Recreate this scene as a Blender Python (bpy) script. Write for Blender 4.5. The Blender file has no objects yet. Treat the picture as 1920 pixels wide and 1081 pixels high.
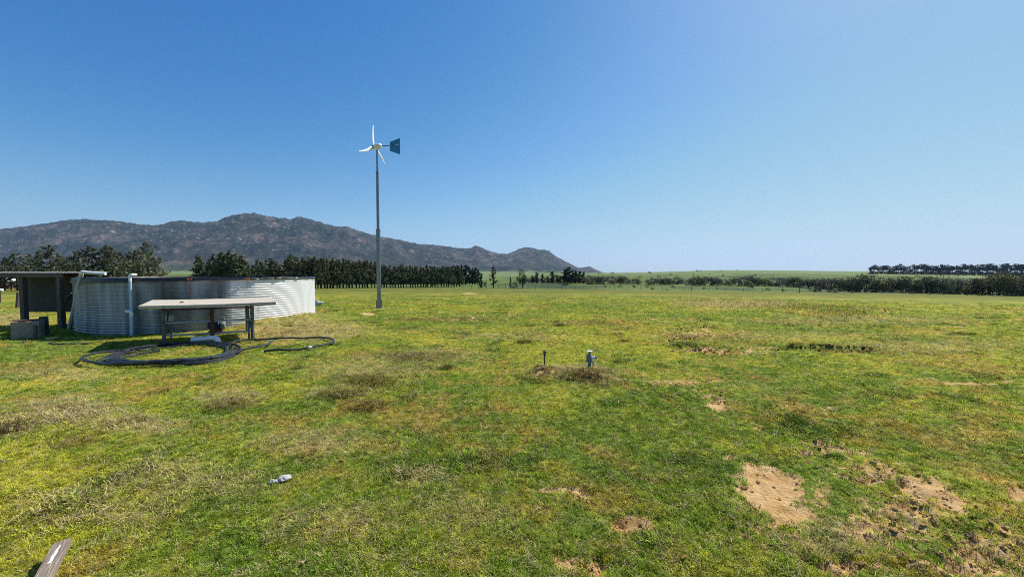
import bpy, bmesh, math, random
import numpy as np
from mathutils import Vector, Matrix, noise as mnoise

random.seed(7); RNG = np.random.default_rng(11)
S = bpy.context.scene
COL = S.collection
rad = math.radians

# ------------------------------------------------------------------ camera geometry
F = 720.0; CX, CY = 960.0, 540.5; HZ = 512.0; EYE = 1.65
PITCH = math.atan((CY - HZ) / F)
def ray(u, v):
    x = (u - CX) / F; y = -(v - CY) / F
    return np.array([x, math.cos(PITCH) + y * math.sin(PITCH), -math.sin(PITCH) + y * math.cos(PITCH)])
def at(u, v, Y):
    d = ray(u, v); t = Y / d[1]
    return np.array([d[0] * t, Y, EYE + d[2] * t])
def gz(u, v, z=0.0):
    d = ray(u, v); t = (z - EYE) / d[2]
    return np.array([d[0] * t, d[1] * t, z])

# ------------------------------------------------------------------ noise
_P = RNG.permutation(4096)
_A = RNG.random(4096) * 2 * math.pi
_GX, _GY = np.cos(_A), np.sin(_A)
def perlin(x, y):
    x = np.asarray(x, float); y = np.asarray(y, float)
    xi = np.floor(x).astype(np.int64); yi = np.floor(y).astype(np.int64)
    xf = x - xi; yf = y - yi
    def g(ix, iy, dx, dy):
        h = _P[(_P[ix & 4095] + iy) & 4095]
        return _GX[h] * dx + _GY[h] * dy
    u = xf**3 * (xf * (xf * 6 - 15) + 10); v = yf**3 * (yf * (yf * 6 - 15) + 10)
    a = g(xi, yi, xf, yf); b = g(xi + 1, yi, xf - 1, yf)
    c = g(xi, yi + 1, xf, yf - 1); d = g(xi + 1, yi + 1, xf - 1, yf - 1)
    return (a + (b - a) * u + (c + (d - c) * u - a - (b - a) * u) * v) * 1.4
def fbm(x, y, oct=4, gain=.5):
    s = 0; a = 1.0; n = 0
    for i in range(oct):
        s = s + a * perlin(x * 2**i + 17.3 * i, y * 2**i - 9.1 * i); n += a; a *= gain
    return s / n
def sstep(a, b, x):
    t = np.clip((x - a) / (b - a), 0, 1); return t * t * (3 - 2 * t)

# ------------------------------------------------------------------ terrain
US = np.array([-1500, 300, 860, 1150, 1380, 1630, 1920, 2600.])
SS = np.array([18, 50, 100, 140, 250, 500, 900, 1400, 2500, 9000.])
VT = np.array([
    [578, 547, 541, 538, 524, 516, 513, 512, 511, 511.5],
    [578, 547, 541, 538, 522, 516, 513, 512, 508, 511.5],
    [578, 547, 540.5, 537, 530, 522, 518, 515, 510, 511.5],
    [578, 548.5, 543.5, 538, 526, 518, 513.5, 511, 512, 512],
    [578, 551, 547, 537, 526, 517, 509.5, 506.3, 509, 511.5],
    [578, 554, 550, 545, 526, 517, 512, 508.3, 510, 511.5],
    [578, 559, 555.5, 551, 531, 520, 514.5, 513.3, 511, 511.5],
    [578, 559, 555.5, 551, 531, 520, 514.5, 513.3, 511, 511.5]])
def base_h(x, y):
    x = np.asarray(x, float); y = np.asarray(y, float)
    s = np.where(y > 1, y, 1.0)
    r = np.hypot(x, y)
    s = np.maximum(s, r * .25)
    u = np.clip(CX + F * x / s, US[0], US[-1] - 1)
    q = np.clip(1 / s, 1 / 9000., 1 / 18.)
    iu = np.clip(np.searchsorted(US, u, side='right') - 1, 0, len(US) - 2)
    fu = (u - US[iu]) / (US[iu + 1] - US[iu])
    fu = fu * fu * (3 - 2 * fu)
    vs = np.zeros_like(u)
    Q = 1 / SS
    k = np.clip(np.searchsorted(-Q, -q, side='right') - 1, 0, len(SS) - 2)
    fq = (q - Q[k]) / (Q[k + 1] - Q[k])
    v0 = VT[iu, k] * (1 - fq) + VT[iu, k + 1] * fq
    v1 = VT[iu + 1, k] * (1 - fq) + VT[iu + 1, k + 1] * fq
    v = v0 * (1 - fu) + v1 * fu
    z = EYE - (v - HZ) / F * s
    return np.where(s <= 18, 0.0, z)

# bare soil: (u, v, half-width px, half-height px, strength) in photo pixels, laid out on the ground
SOIL = [(1700, 970, 160, 70, .44), (1620, 880, 110, 32, .42), (1850, 1040, 80, 40, .55), (1500, 1000, 80, 50, .38), (1560, 800, 110, 22, .34), (1420, 720, 90, 14, .3), (1780, 800, 120, 16, .26), (1450, 915, 72, 44, 1.2), (1410, 885, 40, 22, .9), (1480, 960, 45, 26, .9), (1184, 976, 42, 13, 1.3), (1050, 915, 48, 6, 1.1), (1095, 925, 18, 6, .8),
        (1060, 1050, 45, 22, .8), (1115, 1062, 28, 18, .9), (1345, 756, 22, 14, .95), (1325, 742, 14, 6, .7), (1262, 715, 66, 4, .6), (1345, 712, 40, 4, .5),
        (1735, 915, 62, 22, 1.15), (1790, 940, 46, 16, .9), (1660, 880, 40, 12, .7), (1912, 920, 22, 12, 1.2), (1575, 1065, 50, 18, 1.0), (1830, 1012, 34, 12, .9),
        (1730, 706, 52, 3, .6), (1820, 716, 60, 4, .62), (1880, 712, 20, 5, .7), (1300, 628, 60, 4, .42), (1280, 640, 50, 4, .42), (1320, 655, 80, 4, .5), (1420, 660, 60, 3, .4),
        (1600, 661, 50, 1.2, .5), (690, 588, 16, 3, .9), (1235, 720, 30, 5, .6), (1610, 845, 40, 10, .5), (1560, 830, 40, 10, .5), (1420, 800, 14, 6, .6), (1370, 855, 18, 7, .7),
        (1790, 612, 40, 3, .5), (1640, 590, 30, 2, .4), (1330, 1000, 50, 16, .4), (1640, 1000, 70, 30, .62), (1540, 920, 30, 40, .5), (1890, 1060, 40, 25, .5), (880, 550, 20, 1.5, .5)]
CLOD = [(1018, 700, 26, 9, .75), (1112, 713, 36, 10, .8), (1345, 745, 26, 14, .55), (1060, 915, 50, 6, .5), (1110, 1050, 50, 22, .4), (1500, 760, 120, 30, .32), (1780, 930, 80, 20, .5), (1840, 1000, 110, 60, 1.0), (1700, 960, 90, 50, .8), (1600, 1040, 90, 50, .8), (1660, 890, 80, 26, .8), (1540, 845, 70, 22, .65), (1184, 974, 36, 10, .9),
        (1300, 625, 90, 16, .75), (1360, 655, 110, 8, .8), (1740, 1060, 120, 40, .95), (1440, 1000, 80, 40, .4), (1200, 600, 90, 10, .4), (880, 595, 110, 8, .5), (1080, 605, 60, 6, .4), (1330, 720, 60, 14, .4)]
DRY = [(130, 775, 110, 32, .9), (250, 800, 90, 22, .8), (20, 800, 50, 22, .9), (430, 745, 70, 18, .6), (560, 620, 130, 20, .9), (540, 598, 60, 10, 1.0), (700, 690, 120, 26, .55), (820, 665, 100, 14, .5),
       (640, 735, 70, 12, .5), (1060, 700, 90, 12, .9), (1110, 712, 50, 14, .8), (110, 700, 100, 16, .5), (20, 600, 60, 14, .8), (590, 830, 120, 28, .5), (330, 900, 140, 36, .45), (620, 980, 130, 34, .4),
       (1380, 570, 110, 8, .9), (1620, 600, 200, 10, .4), (960, 630, 120, 8, .35), (180, 960, 150, 30, .5), (790, 900, 60, 20, .4), (1730, 650, 180, 14, .5), (1450, 630, 200, 10, .35), (870, 960, 90, 30, .4), (1560, 1010, 90, 34, .5)]
def pix(x, y):
    s = np.where(y > .6, y, .6)
    zz = EYE - base_h(x, y)
    # pixel on the photo's plane, used only to lay the bare patches out on the flat field
    a = zz / s
    return CX + F * x / s * (1 / (math.cos(PITCH) + a * math.sin(PITCH))), CY + F * (a - math.tan(PITCH)) / (1 + a * math.tan(PITCH))
def blobs(x, y, lst, warp=1.0):
    u, v = pix(x, y)
    m = np.zeros_like(np.asarray(x, float))
    n1 = fbm(x * 2.2, y * 2.2, 3); n2 = fbm(x * 9 + 31, y * 9, 2)
    for (bu, bv, w, h, st) in lst:
        d = np.hypot((u - bu) / w, (v - bv) / h)
        m = np.maximum(m, st * sstep(1.45, .35, d + .55 * warp * n1 + .4 * warp * n2))
    return m
BROWN = [(1017, 703, 26, 8, .8), (1105, 714, 40, 9, .85), (1062, 703, 30, 6, .6), (690, 716, 80, 14, .42), (640, 742, 60, 11, .42), (692, 762, 50, 11, .45), (430, 760, 55, 12, .4), (780, 668, 80, 9, .4), (1300, 630, 80, 6, .5), (150, 830, 60, 10, .4), (20, 805, 40, 14, .6), (1090, 606, 70, 5, .4), (850, 598, 110, 5, .4)]
MOUNDS = [(1018, 702, .21, .08), (1112, 714, .24, .085), (1065, 703, .4, .05), (560, 606, 1.2, .10), (490, 612, .9, .16), (590, 600, .9, .12), (430, 640, .7, .03),
          (150, 800, .5, .05), (260, 815, .4, .045), (430, 755, .3, .05), (690, 712, .45, .06), (640, 737, .3, .05), (690, 757, .3, .05), (790, 668, .6, .05), (20, 800, .3, .06), (90, 765, .5, .05), (1130, 706, .5, .04)]
TANK = np.array([-10.48, 13.39]); TR = 3.2
def height(x, y, fine=True):
    x = np.asarray(x, float); y = np.asarray(y, float)
    r = np.hypot(x, y)
    z = base_h(x, y)
    fade = sstep(70, 25, r)
    z = z + .045 * fbm(x * .35, y * .35, 2) * fade * sstep(0, 3, r)
    for (bu, bv, sg, h) in MOUNDS:
        p = gz(bu, bv)
        z = z + h * np.exp(-((x - p[0])**2 + (y - p[1])**2) / (2 * (sg * .6)**2))
    # banked earth around the foot of the tank
    dt = np.hypot(x - TANK[0], y - TANK[1]) - TR
    z = z + .06 * np.exp(-(dt / .5)**2) * sstep(-.5, 1, (x - TANK[0]) / TR)
    if fine:
        so = np.clip(blobs(x, y, SOIL), 0, 1); cl = np.clip(1.3 * blobs(x, y, CLOD), 0, 1)
        z = z + .022 * so * cl * fbm(x * 17, y * 17, 2) * fade
        z = z + fade * (.013 * fbm(x * 3, y * 3, 3) + .008 * fbm(x * 11, y * 11, 2))
        z = z - .035 * so * fade
        rg = np.abs(fbm(x * 3.1 + 5, y * 3.1, 3)); rg2 = fbm(x * 6.0 + 51, y * 6.0, 2)
        near = sstep(26, 6, r)
        z = z + cl * (.072 * rg2 * (.45 + .55 * near) + .085 * (.16 - rg) * (.5 + .5 * near)) - .03 * so * cl * np.abs(fbm(x * 14, y * 14, 2))
        u, v = pix(x, y)
        dv = v - 656 - (u - 1560) * .03 + 1.2 * fbm(x * 1.5, y * .2, 2)
        z = z + .085 * sstep(98, 70, np.abs(u - 1560)) * sstep(.5, -.4, dv) * sstep(-12, -1, dv)
        dv = v - 645 + (u - 1310) * .05 + 3 * fbm(x * 1.5, y * .2, 2)
        z = z + .05 * sstep(70, 40, np.abs(u - 1300)) * sstep(.6, -.5, dv) * sstep(-8, -1, dv)
    return z
def hz(x, y):
    return float(height(np.array([x]), np.array([y]))[0])
def G(u, v):
    z = 0.0
    for _ in range(8):
        p = gz(u, v, z); z = hz(p[0], p[1])
    return np.array([p[0], p[1], z])
def GY(u, Y):
    x = (u - CX) / F * Y
    return np.array([x, Y, hz(x, Y)])

def field_colour(x, y):
    x = np.asarray(x, float); y = np.asarray(y, float)
    n1 = fbm(x * .16 + 3, y * .16, 3); n2 = fbm(x * .75, y * .75 + 8, 3); n3 = fbm(x * 2.7 + 40, y * 2.7, 3)
    green = np.array([.150, .205, .028]); yg = np.array([.31, .305, .036]); ol = np.array([.31, .205, .055]); straw = np.array([.43, .32, .145]); dk = np.array([.048, .095, .014])
    a = sstep(-.35, .45, n1 * .7 + n2 * .6 + n3 * .55)[:, None]
    c = green * (1 - a) + yg * a
    b = (sstep(-.02, .50, fbm(x * .42 + 70, y * .42, 3) * .8 + n3 * .7) * .72)[:, None]
    c = c * (1 - b) + ol * b
    d = (sstep(.18, .55, fbm(x * 1.1 + 23, y * 1.1 - 60, 3)) * .7)[:, None]
    c = c * (1 - d) + dk * d
    dr = np.clip(blobs(x, y, DRY, .8) * (.65 + .9 * fbm(x * 5, y * 5, 2)), 0, .85)[:, None]
    c = c * (1 - dr) + straw * dr
    br = np.clip(blobs(x, y, BROWN, .7), 0, .8)[:, None]
    c = c * (1 - br) + np.array([.15, .095, .038]) * br
    # beyond the fence: brighter pasture with darker scrub and pale fields on the rise
    s = np.where(y > 1, y, 1.0)
    far = sstep(97, 108, s)[:, None]
    f1 = fbm(x * .03, y * .014, 5, .65); f2 = fbm(x * .006 + 9, y * .003, 3)
    pg = np.array([.105, .150, .034]) ; pd = np.array([.045, .070, .030]); pp = np.array([.23, .27, .10])
    w1 = sstep(-.12, .22, f1)[:, None]; w2 = sstep(.05, .35, f2)[:, None] * .7
    fc = pg * (1 - w1) + pd * w1
    fc = fc * (1 - w2) + pp * w2
    fc2 = np.array([.13, .18, .062]) * (1 + .7 * f1[:, None])
    w3 = sstep(500, 900, s)[:, None]
    fc = fc * (1 - w3) + fc2 * w3
    mid = sstep(20, 60, s)[:, None] * (1 - far)
    c = c * (1 - mid * .8) + np.array([.108, .118, .022]) * (1 + .55 * n1[:, None] + .6 * n2[:, None]) * mid * .8
    c = c * (1 - far) + fc * far
    return np.clip(c, .01, .9)

# ------------------------------------------------------------------ object helpers
def link(o, parent=None):
    COL.objects.link(o)
    if parent is not None: o.parent = parent
    return o
def tag(o, label=None, cat=None, group=None, kind=None):
    if label: o['label'] = label
    if cat: o['category'] = cat
    if group: o['group'] = group
    if kind: o['kind'] = kind
    return o
def empty(name, loc, rz=0.0):
    o = bpy.data.objects.new(name, None); o.location = Vector([float(c) for c in loc]); o.rotation_euler = (0, 0, rz); o.empty_display_size = .2
    return link(o)
class MB:
    def __init__(s): s.v = []; s.f = []; s.sm = []
    def add(s, vs, fs, smooth=False):
        b = len(s.v); s.v += [tuple(map(float, p)) for p in vs]
        for f in fs: s.f.append(tuple(b + i for i in f)); s.sm.append(smooth)
    def box(s, c, d, rz=0.0, M=None):
        hx, hy, hzz = d[0] / 2, d[1] / 2, d[2] / 2
        P = [(sx * hx, sy * hy, sz * hzz) for sz in (-1, 1) for sy in (-1, 1) for sx in (-1, 1)]
        if M is None: M = Matrix.Rotation(rz, 3, 'Z')
        P = [M @ Vector(p) + Vector([float(q) for q in c]) for p in P]
        s.add(P, [(0, 2, 3, 1), (4, 5, 7, 6), (0, 1, 5, 4), (2, 6, 7, 3), (0, 4, 6, 2), (1, 3, 7, 5)])
    def bar(s, a, b, w, h=None, up=(0, 0, 1)):
        a = Vector([float(q) for q in a]); b = Vector([float(q) for q in b]); h = h or w
        x = (b - a); L = x.length; x.normalize(); u = Vector(up)
        if abs(x.dot(u)) > .95: u = Vector((0, 1, 0))
        y = u.cross(x).normalized(); z = x.cross(y)
        M = Matrix((x, y, z)).transposed()
        s.box((a + b) / 2, (L, w, h), M=M)
    def tube(s, pts, r, n=8, closed=False, caps=True):
        pts = [Vector([float(q) for q in p]) for p in pts]; N = len(pts)
        rs = r if isinstance(r, (list, tuple, np.ndarray)) else [r] * N
        T = []
        for i in range(N):
            a = pts[(i - 1) % N] if (closed or i > 0) else pts[i]; b = pts[(i + 1) % N] if (closed or i < N - 1) else pts[i]
            t = (b - a); T.append(t.normalized() if t.length > 1e-9 else Vector((0, 0, 1)))
        ref = Vector((0, 0, 1)) if abs(T[0].z) < .9 else Vector((1, 0, 0))
        nrm = (ref - T[0] * ref.dot(T[0])).normalized(); V = []
        for i in range(N):
            nrm = (nrm - T[i] * nrm.dot(T[i])).normalized(); bi = T[i].cross(nrm)
            for k in range(n):
                an = 2 * math.pi * k / n
                V.append(pts[i] + (nrm * math.cos(an) + bi * math.sin(an)) * rs[i])
        fs = []
        for i in range(N if closed else N - 1):
            j = (i + 1) % N
            for k in range(n):
                fs.append((i * n + k, i * n + (k + 1) % n, j * n + (k + 1) % n, j * n + k))
        if caps and not closed:
            fs.append(tuple(reversed(range(n)))); fs.append(tuple((N - 1) * n + k for k in range(n)))
        s.add(V, fs, True)
    def lathe(s, prof, n=16, c=(0, 0, 0), ax=None):
        M = ax or Matrix.Identity(3); V = []; fs = []
        for (r, z) in prof:
            for k in range(n):
                a = 2 * math.pi * k / n; V.append(M @ Vector((r * math.cos(a), r * math.sin(a), z)) + Vector([float(q) for q in c]))
        for i in range(len(prof) - 1):
            for k in range(n): fs.append((i * n + k, i * n + (k + 1) % n, (i + 1) * n + (k + 1) % n, (i + 1) * n + k))
        fs.append(tuple(reversed(range(n)))); fs.append(tuple((len(prof) - 1) * n + k for k in range(n)))
        s.add(V, fs, True)
    def mesh(s, name):
        me = bpy.data.meshes.new(name); me.from_pydata(s.v, [], s.f)
        me.polygons.foreach_set('use_smooth', s.sm); me.update(); return me
    def build(s, name, mat, parent=None, bevel=0.0):
        me = s.mesh(name)
        if mat: me.materials.append(mat)
        o = bpy.data.objects.new(name, me); link(o, parent)
        if any(s.sm): me.set_sharp_from_angle(angle=rad(40))
        if bevel:
            m = o.modifiers.new('bevel', 'BEVEL'); m.width = bevel; m.segments = 2; m.limit_method = 'ANGLE'
        return o
def axis(d):
    d = Vector([float(q) for q in d]).normalized(); return Vector((0, 0, 1)).rotation_difference(d).to_matrix()
def smooth_path(P, n=8, closed=False):
    P = [np.array(p, float) for p in P]; N = len(P); out = []
    for i in range(N if closed else N - 1):
        if closed: a, b, c, d = P[(i - 1) % N], P[i], P[(i + 1) % N], P[(i + 2) % N]
        else: a, b, c, d = P[max(i - 1, 0)], P[i], P[i + 1], P[min(i + 2, N - 1)]
        for k in range(n):
            t = k / n
            out.append(.5 * (2 * b + (c - a) * t + (2 * a - 5 * b + 4 * c - d) * t * t + (3 * b - a - 3 * c + d) * t**3))
    if not closed: out.append(P[-1])
    return out

# ------------------------------------------------------------------ materials
def newmat(name):
    m = bpy.data.materials.new(name); m.use_nodes = True; nt = m.node_tree; nt.nodes.clear()
    out = nt.nodes.new('ShaderNodeOutputMaterial'); return m, nt, out
def N(nt, t, **kw):
    n = nt.nodes.new(t)
    for k, v in kw.items():
        if hasattr(n, k): setattr(n, k, v)
        else: n.inputs[k.replace('_', ' ')].default_value = v
    return n
def ramp(nt, stops, fac):
    r = nt.nodes.new('ShaderNodeValToRGB'); e = r.color_ramp.elements
    while len(e) < len(stops): e.new(.5)
    for el, (p, c) in zip(e, stops):
        el.position = p; el.color = (*c, 1) if len(c) == 3 else c
    nt.links.new(fac, r.inputs['Fac']); return r
def worn(name, c1, c2, scale=6, rough=.6, metal=0.0, bump=.3, stretch=(1, 1, 1), c3=None, spec=.4, bscale=None, coord='Object'):
    m, nt, out = newmat(name); L = nt.links.new
    tc = N(nt, 'ShaderNodeTexCoord'); mp = N(nt, 'ShaderNodeMapping'); mp.inputs['Scale'].default_value = stretch; L(tc.outputs[coord], mp.inputs['Vector'])
    n = N(nt, 'ShaderNodeTexNoise'); n.inputs['Scale'].default_value = scale; n.inputs['Detail'].default_value = 6; n.inputs['Roughness'].default_value = .65; L(mp.outputs[0], n.inputs['Vector'])
    st = [(.3, c1), (.7, c2)] if c3 is None else [(.3, c1), (.56, c2), (.68, c3)]
    r = ramp(nt, st, n.outputs['Fac'])
    p = N(nt, 'ShaderNodeBsdfPrincipled'); L(r.outputs[0], p.inputs['Base Color'])
    rr = N(nt, 'ShaderNodeMapRange'); rr.inputs['To Min'].default_value = max(rough - .12, .05); rr.inputs['To Max'].default_value = min(rough + .15, 1); L(n.outputs['Fac'], rr.inputs['Value']); L(rr.outputs[0], p.inputs['Roughness'])
    p.inputs['Metallic'].default_value = metal; p.inputs['Specular IOR Level'].default_value = spec
    if bump:
        n2 = N(nt, 'ShaderNodeTexNoise'); n2.inputs['Scale'].default_value = bscale or scale * 5; n2.inputs['Detail'].default_value = 4; L(mp.outputs[0], n2.inputs['Vector'])
        b = N(nt, 'ShaderNodeBump'); b.inputs['Strength'].default_value = bump; b.inputs['Distance'].default_value = .01; L(n2.outputs['Fac'], b.inputs['Height']); L(b.outputs[0], p.inputs['Normal'])
    L(p.outputs[0], out.inputs['Surface']); return m
def foliage(name, ca, cb, scale=.8, trans=.25, rnd=.35):
    m, nt, out = newmat(name); L = nt.links.new
    tc = N(nt, 'ShaderNodeTexCoord'); oi = N(nt, 'ShaderNodeObjectInfo')
    n = N(nt, 'ShaderNodeTexNoise'); n.inputs['Scale'].default_value = scale; n.inputs['Detail'].default_value = 5; L(tc.outputs['Object'], n.inputs['Vector'])
    r = ramp(nt, [(.32, ca), (.68, cb)], n.outputs['Fac'])
    hs = N(nt, 'ShaderNodeHueSaturation'); L(r.outputs[0], hs.inputs['Color'])
    mr = N(nt, 'ShaderNodeMapRange'); mr.inputs['To Min'].default_value = 1 - rnd; mr.inputs['To Max'].default_value = 1 + rnd; L(oi.outputs['Random'], mr.inputs['Value']); L(mr.outputs[0], hs.inputs['Value'])
    d = N(nt, 'ShaderNodeBsdfDiffuse'); t = N(nt, 'ShaderNodeBsdfTranslucent'); L(hs.outputs[0], d.inputs['Color']); L(hs.outputs[0], t.inputs['Color'])
    mx = N(nt, 'ShaderNodeMixShader'); mx.inputs[0].default_value = trans; L(d.outputs[0], mx.inputs[1]); L(t.outputs[0], mx.inputs[2]); L(mx.outputs[0], out.inputs['Surface'])
    return m
def tinted(name, trans=.35, gloss=.0):
    m, nt, out = newmat(name); L = nt.links.new
    a = N(nt, 'ShaderNodeAttribute'); a.attribute_type = 'INSTANCER'; a.attribute_name = 'tint'
    d = N(nt, 'ShaderNodeBsdfDiffuse'); t = N(nt, 'ShaderNodeBsdfTranslucent'); L(a.outputs['Color'], d.inputs['Color']); L(a.outputs['Color'], t.inputs['Color'])
    mx = N(nt, 'ShaderNodeMixShader'); mx.inputs[0].default_value = trans; L(d.outputs[0], mx.inputs[1]); L(t.outputs[0], mx.inputs[2]); L(mx.outputs[0], out.inputs['Surface'])
    return m
M = {}
M['galv'] = worn('galvanised_pole', (.13, .145, .165), (.24, .26, .285), 9, .30, .8, .08, (1, 1, .3))
M['white'] = worn('white_paint', (.78, .79, .80), (.86, .86, .86), 5, .4, 0, .02)
M['nacelle'] = worn('nacelle_paint', (.62, .63, .62), (.74, .74, .72), 7, .45, 0, .05)
M['dark'] = worn('dark_metal', (.025, .027, .03), (.06, .06, .065), 12, .5, .3, .1)
M['vane'] = worn('vane_blue', (.018, .17, .40), (.03, .21, .46), 5, .5, 0, .04)
M['pale_line'] = worn('pale_strip', (.42, .50, .56), (.5, .56, .6), 8, .5, 0, 0)
M['steel'] = worn('painted_steel', (.06, .066, .075), (.13, .14, .155), 14, .45, .4, .12)
M['rail'] = worn('pale_steel', (.22, .235, .26), (.36, .38, .41), 14, .4, .3, .1)  # paler tone than the leg steel
M['rust'] = worn('rusty_steel', (.055, .022, .014), (.14, .058, .034), 18, .8, .1, .3)
M['board'] = worn('weathered_board', (.34, .295, .23), (.50, .44, .35), 3, .85, 0, .25, (1, 5, 5), (.24, .19, .14))
M['pvc'] = worn('white_pvc', (.72, .71, .67), (.82, .81, .77), 6, .4, 0, .05)
M['bluepvc'] = worn('blue_pvc', (.30, .47, .66), (.42, .60, .78), 6, .35, 0, .03)
M['greypvc'] = worn('grey_pvc', (.36, .40, .44), (.50, .54, .57), 6, .45, 0, .05)
M['liner'] = worn('black_liner', (.008, .009, .011), (.022, .024, .028), 8, .35, 0, .5, bscale=9)
M['hose'] = worn('black_hose', (.012, .014, .017), (.03, .034, .040), 5, .36, 0, .1, c3=(.075, .075, .07))
M['timber'] = worn('dark_timber', (.055, .047, .04), (.12, .10, .08), 7, .8, 0, .4, (6, 6, .6))
M['timber_x'] = worn('beam_timber', (.07, .06, .05), (.14, .115, .09), 7, .8, 0, .4, (.6, 6, 6))
M['panel'] = worn('shed_panel', (.028, .034, .036), (.055, .062, .064), 3, .65, .1, .15, (1, 1, 6))
M['roof'] = worn('roof_sheet', (.30, .31, .31), (.48, .48, .46), 5, .5, .5, .1, c3=(.22, .14, .09))
M['concrete'] = worn('concrete', (.19, .155, .115), (.34, .285, .22), 5, .9, 0, .5)
M['stone'] = worn('pale_stone', (.34, .32, .30), (.60, .58, .55), 9, .9, 0, .6)
M['plank'] = worn('grey_plank', (.12, .085, .06), (.26, .205, .155), 6, .85, 0, .8, (14, 1.0, 14), (.34, .28, .22), bscale=9)
M['castiron'] = worn('grey_cast_iron', (.12, .13, .14), (.24, .25, .26), 20, .55, .3, .25)
M['yellow'] = worn('yellow_timber', (.55, .38, .12), (.70, .52, .20), 8, .7, 0, .2)
M['bluepaint'] = worn('blue_paint', (.02, .04, .14), (.04, .07, .20), 9, .5, 0, .1)
M['orange'] = worn('orange_rope', (.28, .07, .03), (.42, .12, .05), 30, .9, 0, .2)
M['redwall'] = worn('red_brown_wall', (.16, .06, .045), (.24, .09, .06), 1, .9, 0, .1)
M['glasswhite'] = worn('pale_roof', (.55, .55, .53), (.7, .7, .68), 1, .6, 0, .05)
M['bark'] = worn('bark', (.035, .028, .022), (.075, .06, .048), 3, .95, 0, .3)
M['pine'] = foliage('pine_needles', (.048, .060, .036), (.175, .185, .095), .9, .15)
M['wisp'] = foliage('wispy_needles', (.045, .056, .034), (.15, .155, .085), .8, .25)
M['cedar'] = foliage('dark_needles', (.020, .034, .026), (.060, .082, .054), .6, .1, .2)
M['bronze'] = foliage('bronze_leaves', (.10, .085, .050), (.22, .165, .11), .7, .3)
M['gum'] = foliage('gum_leaves', (.035, .050, .026), (.10, .11, .055), .6, .2)
M['scrub'] = foliage('scrub_leaves', (.055, .066, .050), (.165, .17, .115), .7, .15)
M['willow'] = foliage('willow_leaves', (.07, .078, .045), (.25, .24, .12), .5, .22)
M['mauve'] = foliage('bare_scrub', (.09, .08, .08), (.22, .185, .165), .6, .1)
M['lime'] = foliage('light_shrub', (.07, .10, .03), (.17, .20, .06), .8, .25)
M['far'] = foliage('far_pine', (.012, .020, .018), (.026, .036, .028), .4, .08, .2)
M['grass'] = tinted('grass_blades', .45)
M['clod'] = tinted('earth_clods', .0)
M['drygrass'] = foliage('dry_grass', (.10, .085, .035), (.40, .32, .16), 7, .3, .15)
M['browngrass'] = foliage('brown_grass', (.034, .034, .010), (.20, .150, .060), 6, .10, .15)
M['fur'] = worn('dark_fur', (.012, .010, .009), (.03, .025, .022), 8, .8, 0, .2)
M['whitefur'] = worn('white_fur', (.55, .5, .44), (.7, .65, .58), 8, .8, 0, .2)

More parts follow.
